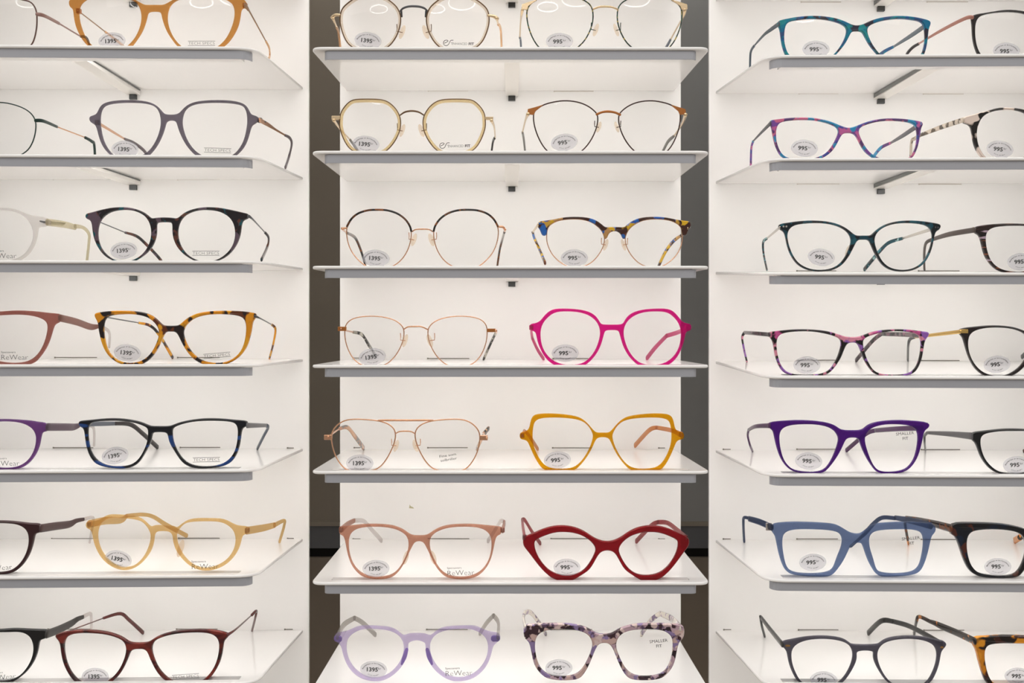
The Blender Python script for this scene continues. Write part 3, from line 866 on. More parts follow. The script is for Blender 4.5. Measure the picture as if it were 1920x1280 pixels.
build('L', 3, (0, 380, 9.6), -680, 'colourless clear plastic glasses with a yellowed clear temple, cut by the left edge, third shelf',
  '-680,300 -600,280 -450,150 -250,100 -50,85 200,95 330,140 480,200 640,245 850,262 852,415 700,430 665,470 650,600 600,760 520,900 400,1000 250,1080 50,1110 -150,1080 -350,960 -480,800 -540,650 -560,500 -600,420 -680,400',
  '0,125 200,145 350,200 480,290 560,420 590,560 560,720 480,860 380,960 200,1030 0,1050 -200,1010 -380,880 -470,700 -490,500 -430,300 -300,180 -150,135', clearac, hinge_shade=solid('clearac_hinge_shade', 'a9a3a4', .3),
  temples=[[(clearold, '850,350,4,6.4 1150,390,45,6.4 1350,440,74,5.4', 3), (clearold, '1350,420,74,4.4 1500,450,92,3.4 1600,560,104,3.2 1600,720,112,3.2 1555,_,130,3', 2.4)],
           [(clearold, '-2200,350,4,6.4 -1500,440,80,4.4 -1100,560,104,3.2 -1000,_,130,3', 2.4)]],
  tubes=[('hinge_bar', M_STEEL, '720,330,3,1.4 800,350,3,2.4', 0), ('temple_core', solid('sage_metal_core', 'aaa68c', .4, .3), '860,360,6,4.6 1150,385,42,4.6', 1)],
  prn=('rewear', 5, 478, 0))
build('L', 4, (0, 570, 8.727), -560, 'dusty red plastic glasses with a ReWear lens, cut by the left edge, fourth shelf',
  '-560,250 -480,240 -380,180 -200,130 0,120 200,103 420,105 650,125 830,148 990,165 975,285 900,320 860,380 820,520 760,680 680,810 600,910 530,965 400,1000 200,1010 0,1000 -150,960 -280,830 -380,650 -440,480 -480,400 -560,380',
  '250,172 450,180 620,215 730,270 770,340 765,450 720,620 640,780 530,890 400,945 200,962 0,940 -120,900 -230,780 -320,600 -370,430 -360,320 -280,240 -150,195 50,180', dustred, hinge_shade=solid('dustred_hinge_shade', '4a1a18', .3),
  temples=[[(dustredt, '980,225,4,6.6 1250,290,40,6.6 1480,370,78,6.4 1600,365,90,4', 2.6), (cleart, '1600,365,90,4 1720,400,100,3.4 1790,480,108,3 1788,700,_,3', 2.2)],
           [(dustredt, '-2000,225,4,6.6 -1400,370,78,6.4', 2.6), (cleart, '-1400,365,84,4 -1150,480,108,3 -1100,700,_,3', 2.2)]],
  prn=('rewear', 27, 668, 0))
build('L', 5, (0, 770, 9.6), -640, 'violet plastic glasses with a ReWear lens, cut by the left edge, fifth shelf',
  '-640,330 -560,300 -400,200 -200,160 100,150 350,165 550,180 680,205 830,225 860,360 770,380 730,430 700,600 650,740 570,870 470,970 350,1040 150,1065 -50,1060 -200,1020 -350,880 -450,700 -500,520 -560,450 -640,430',
  '100,190 300,205 450,245 570,320 630,420 640,520 620,660 560,800 470,910 350,985 200,1025 0,1028 -150,990 -290,860 -380,680 -410,480 -360,320 -250,230 -100,200', violet, hinge_shade=solid('violet_hinge_shade', '2a1430', .3),
  temples=[[(violett, '850,290,4,7 1200,292,50,7 1330,290,74,6.6 1420,262,86,4.4', 2.6), (cleart, '1420,250,86,4 1600,262,100,3.4 1690,330,108,3 1692,620,_,3', 2.2)],
           [(violett, '-2100,290,4,7 -1350,290,74,6.6', 2.6), (cleart, '-1350,270,80,4 -1100,330,108,3 -1050,620,_,3', 2.2)]],
  prn=('rewear', 10.5, 867, 1))
build('L', 6, (0, 960, 9.6), -780, 'dark burgundy glasses cut by the left edge, beside the honey pair, sixth shelf',
  '-780,330 -700,310 -550,220 -350,170 -100,155 150,160 350,180 550,205 730,215 740,360 650,380 610,430 580,580 530,730 470,850 390,960 290,1050 180,1105 0,1125 -200,1110 -380,1040 -500,900 -600,720 -650,550 -700,440 -780,420',
  '0,200 150,205 300,225 420,280 490,370 508,480 500,600 460,740 390,870 300,970 180,1050 0,1085 -200,1065 -350,960 -460,780 -520,600 -540,450 -480,320 -350,240 -180,205', burg,
  temples=[[(burgt, '735,290,4,7.4 1000,250,36,7.4 1250,215,66,6.8 1370,155,78,4.6 1500,128,90,3.6', 2.6), (cleart, '1500,128,90,3.6 1640,95,102,3.4 1680,140,106,3.2 1640,400,114,3.2 1615,540,_,3', 2.2)],
           [(burgt, '-2300,290,4,7.4 -1500,215,66,6.8', 2.6), (cleart, '-1500,165,78,3.6 -1150,140,104,3.2 -1100,540,_,3', 2.2)]],
  prn=('rewear', -3.5, 1063, 5))
build('L', 7, (0, 1140, 9.145), -680, 'black glasses with a matte black temple, cut by the left edge, bottom shelf',
  '-680,480 -600,460 -450,400 -250,370 0,370 200,350 450,360 700,372 800,378 820,480 780,520 700,545 660,590 640,720 600,850 540,970 450,1090 350,1180 230,1260 100,1300 -100,1310 -300,1250 -430,1120 -520,950 -570,780 -610,640 -680,600',
  '150,415 300,410 420,435 510,500 555,600 565,720 540,850 480,980 400,1090 300,1180 150,1240 -50,1260 -250,1200 -370,1080 -450,900 -480,720 -450,560 -360,460 -200,420', blk,
  temples=[[(blkt, '800,445,4,7.6 1020,360,36,7.6 1220,260,66,7 1330,185,78,5 1420,150,88,4', 2.6), (cleart, '1420,150,88,4 1540,92,100,3.6 1565,160,106,3.4 1562,400,_,3.4', 2.2)],
           [(blkt, '-2150,445,4,7.6 -1500,260,66,7', 2.6), (cleart, '-1500,180,80,4 -1150,130,104,3.4 -1100,400,_,3', 2.2)]],
  prn=('rewear', 4, 1268, 6))
# === centre unit
build('C', 1, (600, 0, 5.333), 935, 'gold wire round glasses with pale beige inner rims, top centre shelf, left pair', None,
  '200,170 215,100 255,50 320,0 400,-45 520,-60 640,-30 700,10 760,60 795,120 808,190 800,260 775,340 735,410 690,460 620,505 500,520 390,505 310,465 255,400 220,310 203,240', None, R=(1, .03, 0, 1), kind='M', wire=dkbronze, wrad=1.2, ring=(beigeclear, 2.2),
  temples=[[(M_PGOLD, '130,185,4,2.8 150,235,16,1.8 165,270,30,1.8', 0), (beige_tip, '165,270,30,2.6 190,360,80,3.4 235,_,115,3.8', 2)],
           [(M_PGOLD, '1765,180,4,2.8 1775,215,14,1.8 1780,240,26,1.8', 0), (beige_tip, '1780,240,26,2.6 1810,330,80,3.4 1820,_,122,3.8', 2)]],
  bridge=[(M_STEEL, '802,112,0,1.4 830,84,-1,1.8 880,66,-1.6,1.9 935,62,-2,2 1000,68,-1.6,1.9 1045,84,-1,1.8 1072,108,0,1.4', 0)],
  tubes=[('bridge_tab', M_STEEL, '812,108,1,2 818,168,2,1.6', 0), ('bridge_tab', M_STEEL, '1062,108,1,2 1056,168,2,1.6', 0), ('end_piece', M_PGOLD, '200,150,1,2.4 150,150,1,2.6 122,180,2,3.4', 0), ('end_piece', M_PGOLD, '1680,155,1,2.4 1740,165,1,3 1775,190,2,3.4', 0)],
  pads=[(822, 320, 60, 140, -1), (1058, 320, 60, 140, 1)], st=('1395', 690, 75.5, -7), prn=('ef', 860, 81.6, -1))
build('C', 1, (960, 0, 5.333), 937, 'green speckled wire glasses with pale gold corners, top centre shelf, right pair', None,
  '150,100 148,180 165,270 200,370 255,460 320,510 440,545 560,530 680,460 750,370 795,270 812,180 805,90 770,35 715,0 620,-40 480,-60 340,-45 240,0 180,45', None, R=(.9, .067, 0, 1), kind='M', wire=greenwire, wrad=1.2,
  plates=[('corner_plate', M_PGOLD, '252,-2 180,14 98,42 94,90 150,100 165,60 200,32')],
  temples=[[(M_PGOLD, '105,95,3,3 95,150,12,2.2 86,220,44,1.4 78,375,92,1.4', 0), (bluegreytip, '78,375,92,2.6 88,430,102,3.2 105,_,125,3', 2)],
           [(M_PGOLD, '1730,95,3,3 1715,160,14,2.2 1665,250,50,1.5 1585,395,92,1.4', 0), (bluegreytip, '1585,395,92,2.6 1555,450,100,3.4 1520,510,110,3.4', 2)]],
  bridge=[(M_PGOLD, '812,92,0,1.6 870,70,-1,1.8 937,66,-1.4,1.9 1000,72,-1,1.8 1060,95,0,1.6', 0)],
  pads=[(838, 300, 50, 130, -1), (1042, 300, 50, 130, 1)], st=('995', 1049, 77, 1))
build('C', 2, (600, 180, 5.333), 918, 'octagon-like gold wire glasses with honey inner rims, second centre shelf, left pair', None,
  '198,240 205,170 250,100 310,45 380,32 520,30 630,38 700,70 760,130 798,200 808,270 795,360 750,450 690,525 620,575 500,598 380,575 300,530 250,460 212,370 196,300', None, R=(1, .02, 0, 1), kind='M', wire=dkbronze, wrad=1.0, ring=(honey, 2.6),
  temples=[[(M_PGOLD, '135,240,4,3 200,330,40,1.8 300,435,88,1.3', 0), (greytip, '300,435,88,2.6 340,490,96,3.2 378,545,106,3.2 410,590,114,3', 2)],
           [(M_PGOLD, '1715,245,4,3 1742,310,30,1.6 1752,420,90,1.3', 0), (blktip, '1748,418,90,2.8 1725,480,102,3.4 1695,_,122,3.6', 2)]],
  bridge=[(dkbronze, '800,192,0,1.2 850,160,-1,1.5 918,149,-2,1.6 985,160,-1,1.5 1040,192,0,1.2', 0)],
  boxes=[('end_piece', M_PGOLD, 115, 198, 200, 232, 0, 4), ('end_piece', M_PGOLD, 1648, 205, 1732, 236, 0, 4)],
  pads=[(822, 345, 55, 130, -1), (1015, 345, 55, 130, 1)], st=('1395', 686, 269.5, -5), prn=('ef', 853, 273.4, 1))
build('C', 2, (960, 180, 5.333), 962, 'thin dark brown wire glasses with copper corners, second centre shelf, right pair', None,
  '213,190 220,280 245,370 290,470 350,550 420,590 520,605 620,595 700,550 780,460 835,350 858,260 855,190 830,155 770,105 680,65 580,48 480,48 370,70 300,95 235,140', None, R=(1, -.035, 0, 1), kind='M', wire=brownwire, wrad=1.2,
  plates=[('corner_plate', copper, '312,86 240,108 158,130 154,178 217,188 235,150 280,115')],
  temples=[[(M_PGOLD, '160,180,3,3.4 135,240,30,1.8 105,362,90,1.4', 0), (greytip, '105,362,90,2.8 120,450,104,3.6 150,_,122,3.6', 2)],
           [(M_PGOLD, '1735,185,3,3.4 1700,280,44,2 1620,400,92,1.5', 0), (greytip, '1620,400,92,3 1560,455,102,3.8 1510,550,112,4 1490,600,118,4', 2)]],
  bridge=[(copper, '845,185,0,2.2 900,162,-1,2 962,155,-1.5,2.2 1030,165,-1,2 1083,188,0,2.2', 0)],
  pads=[(868, 310, 45, 110, -1), (1048, 310, 45, 110, 1)], st=('995', 1058, 266, 8))
build('C', 3, (620, 380, 5.333), 918, 'large round gold wire glasses with a dark upper rim, third centre shelf, left pair', None,
  '158,310 165,235 205,165 270,110 360,78 450,70 560,75 660,105 740,160 790,230 808,300 800,380 770,480 710,570 640,625 560,655 460,662 370,645 300,595 220,510 175,410', None, kind='M', wire=M_GOLD, wrad=1.0,
  tubes=[('rim_cover', havana, '163,238,.2,1.9 205,165,0,1.9 270,110,0,1.9 360,78,0,1.9 450,70,0,1.9 560,75,0,1.9 660,105,0,1.9 740,160,0,1.9 790,230,0,1.9 806,285,.2,1.9', 0),
         ('rim_cover', havana, '1673,238,.2,1.9 1631,165,0,1.9 1566,110,0,1.9 1476,78,0,1.9 1386,70,0,1.9 1276,75,0,1.9 1176,105,0,1.9 1096,160,0,1.9 1046,230,0,1.9 1030,285,.2,1.9', 0),
         ('end_piece', M_GOLD, '162,252,1,1.6 110,258,1,2.2', 0), ('end_piece', M_GOLD, '1668,240,1,1.8 1720,242,1,2.2 1742,268,3,2', 0)],
  temples=[[(M_GOLD, '118,262,4,2 160,300,40,1.6', 0), (havana, '160,300,40,2.6 240,345,85,3.2 285,430,100,3.8 330,560,112,4 355,_,124,3.8', 2)],
           [(M_GOLD, '1745,268,4,2 1738,290,30,1.6', 0), (havana, '1738,290,30,2.6 1718,360,80,3.6 1690,470,102,4 1660,_,125,3.8', 2)]],
  bridge=[(M_GOLD, '815,288,1,1.2 850,268,0,1.2 918,264,-1,1.4 985,268,0,1.2 1018,288,1,1.2', 0)],
  pads=[(832, 370, 55, 130, -1), (1008, 370, 55, 130, 1)], st=('1395', 705, 483.3, -4))
build('C', 3, (980, 390, 5.818), 1005, 'browline glasses mottled blue, yellow and brown over gold lower rims, on the centre unit',
  '1005,205 960,205 905,208 870,180 800,130 700,100 560,92 430,102 300,130 200,140 165,160 165,205 190,235 210,295 250,300 265,270 270,220 300,180 380,135 500,118 620,118 720,140 800,185 860,240 885,300 895,335 920,330 940,280 975,255 1005,250',
  '262,300 262,360 290,450 340,530 420,600 500,640 600,648 700,625 780,570 850,480 885,400 893,335 885,300 860,240 800,185 720,140 620,120 500,120 380,137 300,182 272,222 264,265', bluetort, R=(1, -.01, 0, 1), kind='B', wire=M_GOLD, wrad=.9,
  temples=[[(M_PGOLD, '170,180,4,3.2 110,262,70,1.8', 1.2), (bluetort, '110,262,70,2 125,320,84,3 170,420,100,3.8 245,600,_,4.2', 2.2)],
           [(M_PGOLD, '1800,220,4,3.2 1735,295,70,1.8', 1.2), (bluetort, '1735,295,70,2.4 1640,365,88,3.4 1550,490,104,4 1465,_,122,4.2', 2.2)]],
  pads=[(905, 400, 50, 130, -1), (1100, 400, 50, 130, 1)], st=('995', 1077, 482.6, 0))
build('C', 4, (620, 580, 5.647), 903, 'thin gold wire glasses with grey mottled tips, fourth centre shelf, left pair', None,
  '148,230 158,170 195,120 270,85 380,72 500,72 620,92 710,130 765,185 778,240 770,320 735,410 680,500 600,575 520,600 420,605 330,590 250,535 190,440 155,330', None, kind='M', wire=M_GOLD, wrad=1.0,
  temples=[[(M_GOLD, '110,205,4,2 160,222,50,1.8 240,240,84,1.6', 0), (greytort, '240,240,84,3 330,265,96,3.6 400,370,106,4 470,480,_,4', 2.2)],
           [(M_GOLD, '1750,225,4,2.4 1755,245,60,1.8', 0), (greytort, '1750,245,80,2.8 1700,345,98,3.8 1620,525,_,4', 2.2)]],
  bridge=[(M_GOLD, '778,208,0,1.2 820,184,-1,1.3 890,180,-1,1.4 960,182,-1,1.3 1026,212,0,1.2', 0)],
  boxes=[('end_piece', copper, 75, 183, 162, 228, 0, 4), ('end_piece', copper, 1655, 203, 1745, 240, 0, 4)],
  pads=[(788, 330, 55, 140, -1), (1050, 330, 55, 140, 1)], st=('1395', 698, 668, 8))
build('C', 4, (980, 570, 5.818), 975, 'bright pink see-through plastic glasses on the centre unit',
  '975,222 870,222 840,190 800,130 720,80 600,55 480,48 350,50 270,90 210,160 180,190 130,210 80,220 78,280 120,295 145,320 160,400 190,480 230,560 290,630 360,670 450,700 560,700 680,670 760,600 820,520 860,430 885,340 900,295 930,285 975,283',
  '490,80 370,85 290,130 220,210 195,300 200,400 225,490 280,570 350,625 430,655 530,662 640,650 720,600 790,510 830,410 848,320 835,240 790,170 710,115 600,85', pink, hinge_shade=solid('pink_hinge_shade', '96104e', .3), R=(1, -.035, 0, 1),
  temples=[[(pinkt, '95,255,5,5 95,300,60,4 105,370,94,4', 2.4), (pinkt, '105,370,94,4 160,490,106,4.4 228,595,_,4.4', 2.4)],
           [(pinkt, '1800,255,5,5 1700,305,76,4.4 1570,345,96,4.6', 2.4), (pinkt, '1570,345,96,4.6 1450,470,108,5 1355,590,_,5.4', 2.4)]],
  st=('995', 1060, 661, 1))
build('C', 5, (600, 770, 5.647), 903, 'rose gold double-bridge aviator glasses with peach mottled tips', None,
  '120,280 130,220 170,160 240,110 320,90 420,88 520,95 620,105 720,135 780,185 800,240 795,310 760,410 700,520 640,590 580,625 480,640 380,640 290,630 220,570 160,470 130,370', None, R=(1, .01, 0, 1), kind='M', wire=M_GOLD, wrad=1.2,
  temples=[[(M_GOLD, '85,275,4,2.4 140,232,55,1.8 205,190,88,1.6', 0), (peachtort, '205,190,88,3.4 290,175,98,4.4 370,270,108,5 462,395,_,5.6', 2.2)],
           [(M_GOLD, '1765,285,4,2.4 1730,240,70,1.8', 0), (peachtort, '1730,240,80,3 1785,185,96,4.6 1725,270,106,4.8 1662,400,_,5.4', 2.2)]],
  bridge=[(M_GOLD, '802,240,0,1.1 840,220,-1,1.2 903,215,-1.5,1.3 965,220,-1,1.2 1003,240,0,1.1', 0)],
  tubes=[('brow_bar', M_GOLD, '615,100,0,1.3 700,99,-.6,1.8 903,100,-1,1.8 1110,99,-.6,1.8 1198,100,0,1.3', 0)],
  boxes=[('end_piece', M_GOLD, 42, 255, 122, 308, 0, 4.5), ('end_piece', M_GOLD, 1690, 262, 1775, 312, 0, 4.5)],
  pads=[(806, 370, 55, 130, -1), (1012, 370, 55, 130, 1)], st=('1395', 674.7, 867.3, 0), prn=('fine', 840, 857, 9))
build('C', 5, (960, 765, 5.647), 962, 'golden yellow see-through plastic glasses with angular lenses',
  '962,260 900,262 860,230 800,160 730,105 640,78 500,62 380,57 260,65 215,95 195,150 180,220 140,250 85,262 85,325 130,335 165,355 190,410 230,500 280,590 340,655 430,675 560,678 660,660 730,600 800,510 850,420 880,350 910,315 962,308',
  '400,100 300,110 245,140 225,200 218,290 225,380 260,480 320,580 390,630 500,645 620,640 700,600 770,520 830,410 860,310 850,260 810,190 740,135 640,112 520,102', yellow, hinge_shade=solid('yellow_hinge_shade', 'a06406', .3), R=(1, -.02, 0, 1),
  temples=[[(orangetip, '110,290,5,4.6 130,240,90,3.4', 2.4), (orangetip, '130,240,90,3.6 180,290,100,4 272,432,_,4.4', 2.4)],
           [(orangetip, '1790,280,5,5 1690,235,60,4.4 1530,205,92,4.2', 2.4), (orangetip, '1530,205,92,4.2 1450,235,100,4.8 1302,395,_,5.4', 2.4)]],
  st=('995', 1045, 861.3, 5))
build('C', 6, (620, 960, 5.647), 935, 'dusty rose plastic glasses with clear tips and a ReWear lens, on the centre unit',
  '935,250 850,245 790,200 700,155 600,135 480,128 350,130 220,145 100,155 85,180 92,235 130,250 150,300 165,380 185,470 220,560 280,640 350,690 450,710 560,710 650,690 720,630 780,540 830,430 870,350 895,318 935,308',
  '480,155 360,160 270,180 210,230 188,300 190,400 215,510 270,600 340,655 430,685 550,688 650,660 720,600 780,500 820,390 822,300 790,240 720,195 620,165', rose, hinge_shade=solid('rose_hinge_shade', '8a4a3a', .3), R=(1, .03, 0, 1),
  temples=[[(roset, '110,185,5,5.4 180,125,50,5.2 250,88,84,4.4', 2.4), (cleart, '250,88,84,4.2 350,95,96,4.2 440,190,106,4.6 538,300,_,5', 2.4)],
           [(roset, '1820,190,5,5.4 1836,130,60,5 1838,105,84,4.4', 2.4), (cleart, '1838,105,84,4.2 1800,95,94,4.2 1740,190,106,4.6 1665,305,_,5', 2.4)]],
  pads=[(795, 480, 60, 150, -1), (1085, 480, 60, 150, 1)], st=('1395', 705, 1064.7, 2), prn=('rewear', 863.5, 1072, 2))
build('C', 6, (960, 960, 5.486), 982, 'thick cherry red cat-eye plastic glasses',
  '982,305 900,290 820,250 740,195 640,155 540,140 430,145 320,175 220,220 120,262 115,340 160,400 220,480 290,570 360,640 430,690 520,715 600,710 650,690 730,640 800,590 850,510 890,440 930,405 982,395',
  '520,205 420,215 320,250 240,290 232,340 250,420 300,510 370,590 460,640 570,655 670,640 750,590 810,510 850,430 860,375 820,310 740,250 640,215', red, hinge_shade=solid('red_hinge_shade', '3a0608', .3), R=(.97, 0, 0, 1), th=.0048,
  temples=[[(redt, '130,262,5,5.2 112,150,55,4.6 105,78,92,4', 2.4), (redt, '105,78,92,4 135,85,98,4.2 215,215,108,4.6 290,320,_,4.6', 2.4)],
           [(redt, '1790,265,5,5.4 1700,185,50,5 1600,110,84,4.6 1500,102,95,4.4', 2.4), (redt, '1500,102,95,4.4 1430,140,102,4.8 1278,300,_,5.4', 2.4)]],
  st=('995', 1063, 1062.4, 0))
build('C', 7, (610, 1140, 5.486), 940, 'pale lavender see-through round glasses with clear temples and a ReWear lens',
  '940,265 850,268 800,290 740,235 660,200 560,190 440,185 340,188 260,225 190,250 100,262 92,330 150,375 170,430 190,510 230,600 300,680 390,735 500,755 600,745 700,690 780,610 830,520 850,430 850,370 880,345 940,330',
  '520,215 400,215 320,240 250,290 215,360 215,450 240,540 300,630 380,690 480,720 590,710 680,660 750,580 795,490 808,400 790,330 740,270 650,230', lav, R=(1, .01, 0, 1),
  temples=[[(clearg, '125,290,5,6 190,170,60,5.6 300,100,92,4.6', 2.6), (clearg, '300,100,92,4.6 385,150,102,4.8 515,272,_,5', 2.6)],
           [(clearg, '1775,290,5,6 1780,150,70,5.4 1730,75,94,4.6', 2.6), (clearg, '1730,75,94,4.6 1660,150,104,4.8 1590,260,_,5', 2.6)]],
  tubes=[('nose_ledge', trans('violet_nose_ledge', 'a184cf', .7), '838,420,1.5,3 815,500,2,4 785,575,1.5,2', 3), ('nose_ledge', trans('violet_nose_ledge', 'a184cf', .7), '1046,420,1.5,3 1068,500,2,4 1098,575,1.5,2', 3),
         ('hinge_bar', solid('violet_hinge', '7a62a6', .3), '110,310,4.2,6 150,315,4.2,6', 1), ('hinge_bar', solid('violet_hinge', '7a62a6', .3), '1725,310,4.2,6 1775,310,4.2,6', 1)],
  st=('1395', 700.5, 1254, -2), prn=('rewear', 860, 1260, 2))
build('C', 7, (965, 1140, 5.647), 950, 'thick purple and cream mottled plastic glasses with a SMALLER FIT lens',
  '950,280 880,275 820,240 740,200 620,172 480,165 340,165 200,175 98,185 98,310 140,350 160,390 175,460 195,560 230,640 290,710 360,750 470,765 580,765 680,750 740,690 790,600 830,500 870,410 910,375 950,370',
  '480,225 350,232 270,265 225,320 215,400 225,500 250,590 300,670 380,715 500,728 610,720 690,680 750,600 800,490 828,390 800,310 740,260 640,232', purt, R=(1, -.01, 0, 1), th=.0046,
  temples=[[(purtt, '115,210,5,6 92,100,76,5 110,45,92,4.6', 2.6), (purtt, '110,45,92,4.6 170,45,98,4.8 260,155,108,5 330,270,_,5', 2.6)],
           [(purtt, '1750,210,5,7 1660,110,60,6.4 1540,55,92,5', 2.6), (purtt, '1540,55,92,5 1440,130,102,5 1340,275,_,5.4', 2.6)]],
  st=('995', 1048, 1250.8, 0), prn=('small', 1235, 1205, 5))
# === right unit
build('R', 1, (1400, 20, 5.333), 1105, 'turquoise and blue mottled plastic glasses with slate temples, top right shelf',
  '1105,145 1050,135 980,100 880,68 760,52 640,48 500,60 400,78 330,95 310,120 320,150 335,185 345,260 355,330 375,400 400,450 450,495 560,520 680,520 800,495 880,455 930,400 980,340 1020,270 1045,220 1070,203 1105,200',
  '650,75 520,88 430,105 390,150 380,220 378,300 400,390 430,440 500,480 620,500 740,490 830,465 890,420 950,340 990,260 1005,190 985,150 920,115 800,85', teal, R=(1.05, -.12, 0, 1),
  temples=[[(slate, '325,130,4,4.6 240,190,30,4 170,245,52,3 75,352,88,1.6', 1.2), (slate, '75,352,88,2.6 45,400,100,3 35,480,108,3.2 33,_,125,3.2', 2)],
           [(slate, '1800,140,4,5 1650,245,40,4.6 1470,360,88,2.4', 1.2), (teal, '1470,360,88,2.8 1390,400,96,3.6 1335,438,106,4 1285,475,116,4', 2)]],
  st=('995', 1530, 91.5, 0))
build('R', 2, (1400, 200, 5.333), 1022, 'pink, purple and blue mottled plastic glasses, second shelf of the right unit',
  '1022,210 960,195 880,160 780,128 660,108 540,105 420,110 300,125 240,135 232,165 250,195 262,260 275,330 295,400 330,470 370,510 460,545 600,550 720,530 800,490 860,440 900,380 935,310 960,275 990,262 1022,260',
  '560,128 430,135 340,155 305,200 295,270 305,360 335,440 390,500 500,525 640,520 750,490 820,440 870,370 910,290 922,240 900,200 820,165 700,135', pinkblue, R=(1.02, -.08, .02, 1),
  temples=[[(slate2, '240,165,4,4.4 150,255,45,3 65,345,86,1.6', 1.2), (pinkblue, '65,345,86,2.4 45,430,102,3.2 40,_,122,3.2', 2)],
           [(slate2, '1710,190,4,5 1560,290,44,4.4 1440,362,86,2.4', 1.2), (pinkblue, '1440,362,86,2.8 1340,412,98,3.4 1268,500,108,4 1235,550,116,4', 2)]],
  st=('995', 1508.5, 277, -4))
build('R', 3, (1420, 400, 5.333), 1065, 'dark teal mottled glasses with silver rivets and temples, third shelf of the right unit',
  '1065,220 1000,220 965,205 900,150 810,105 700,78 560,68 420,75 300,92 230,105 215,130 235,165 265,180 285,230 300,310 325,390 370,470 430,530 520,570 620,582 740,572 830,530 890,470 940,390 975,320 1000,275 1030,262 1065,262',
  '560,95 430,105 350,130 310,180 303,240 320,320 350,400 400,480 470,530 560,560 680,562 780,535 850,480 900,400 935,310 940,250 910,190 840,140 740,108 650,97', tealdk, R=(.88, .03, 0, 1),
  temples=[[(M_SILVER, '225,140,4,2.6 95,250,86,1.8', 1.2), (tealtip, '95,250,86,2.8 58,290,96,3.2 62,400,106,3.6 95,560,_,3.6', 2)],
           [(M_SILVER, '1780,145,4,3.6 1450,250,86,2.2', 1.2), (tealtip, '1450,250,86,3.2 1320,290,98,3.8 1230,370,106,4.2 1070,560,_,4.6', 2.2)]],
  pads=[(910, 380, 50, 140, -1)],
  rivets=[(262, 130, 18, 18, M_SILVER), (291, 130, 18, 18, M_SILVER), (1783, 138, 16, 18, M_STEEL), (1808, 140, 16, 18, M_STEEL)], st=('995', 1540, 481.5, -8))
build('R', 4, (1380, 600, 5.053), 1110, 'black glasses flecked with pink and violet, fourth shelf of the right unit',
  '1110,160 1060,158 1000,145 900,110 780,92 640,85 500,90 380,105 310,115 312,150 340,180 358,230 370,310 390,390 430,470 490,515 600,535 720,535 840,522 900,490 950,430 990,370 1020,300 1045,240 1075,215 1110,212',
  '640,105 520,112 430,130 395,170 385,230 395,320 420,410 470,480 550,512 680,518 800,510 880,480 930,420 970,340 995,260 1000,200 970,165 880,135 760,112', pinktort, R=(.87, .03, 0, 1),
  temples=[[(pinktortg, '318,137,4,4 180,125,46,4 80,118,90,3.6', 2), (pinktort, '80,118,90,3.4 58,165,98,3.6 75,270,106,3.8 102,388,_,3.8', 2)],
           [(pinktortg, '1790,145,4,4.6 1560,135,50,4.4 1380,130,90,4.2', 2), (pinktortg, '1380,130,90,4.2 1290,200,102,4.6 1138,380,_,5', 2)]],
  st=('995', 1513, 683.5, 0))
build('R', 5, (1390, 775, 5.189), 1090, 'deep purple plastic glasses with a SMALLER FIT lens, fifth shelf of the right unit',
  '1090,165 980,160 930,125 850,90 700,70 550,65 420,72 270,88 272,140 310,165 325,220 345,310 375,410 420,490 480,550 560,580 680,590 800,580 870,510 930,430 980,340 1010,270 1040,240 1090,235',
  '620,105 500,112 420,135 380,180 372,250 385,350 415,450 480,530 560,560 680,572 780,560 840,520 890,440 930,340 950,270 945,220 900,160 820,125 720,108', purple, R=(.81, .09, 0, 1), th=.0046,
  temples=[[(purpledk, '275,118,4,4.6 140,125,50,4 70,160,86,3.4', 2), (purpledk, '70,160,86,3.4 62,215,96,3.6 82,300,104,4 108,362,_,4', 2)],
           [(purpledk, '1760,140,4,5 1500,150,44,4.8 1300,165,86,4.4', 2), (purpledk, '1300,165,86,4.4 1210,200,98,4.6 1022,358,_,5', 2)]],
  st=('995', 1516.5, 863.3, -5), prn=('small', 1697, 816, 5))
build('R', 6, (1380, 955, 4.923), 1130, 'thick steel-blue see-through square glasses with a SMALLER FIT lens',
  '1130,230 1070,220 1010,185 940,145 850,130 700,122 540,118 430,125 340,140 335,205 365,240 380,300 400,400 430,500 470,575 540,605 660,618 780,622 880,615 940,550 990,480 1030,400 1060,335 1090,312 1130,308',
  '640,182 520,188 455,215 432,260 430,340 445,440 470,530 530,580 640,595 760,595 860,580 910,540 940,450 975,370 990,300 980,245 930,205 820,188', blue, hinge_shade=solid('blue_hinge_shade', '1c2742', .3), R=(.68, .22, 0, 1), th=.0052,
  temples=[[(bluet, '330,165,5,6.4 220,115,40,6.2 120,85,74,5.6', 2.4), (bluet, '120,80,74,3.4 75,75,88,3.2 68,130,98,3.8 75,290,_,4.6', 2.4)],
           [(bluet, '1800,150,5,6.4 1630,105,44,6.2 1470,75,78,4.6', 2.4), (bluet, '1470,80,78,4 1350,75,92,4.2 1270,130,100,4.6 1180,230,108,5 1060,340,_,5', 2.4)]],
  boxes=[('hinge_bar', M_SILVER, 278, 125, 332, 195, 7, 9)],
  st=('995', 1524, 1053, 3), prn=('small', 1708, 1012.5, 5))
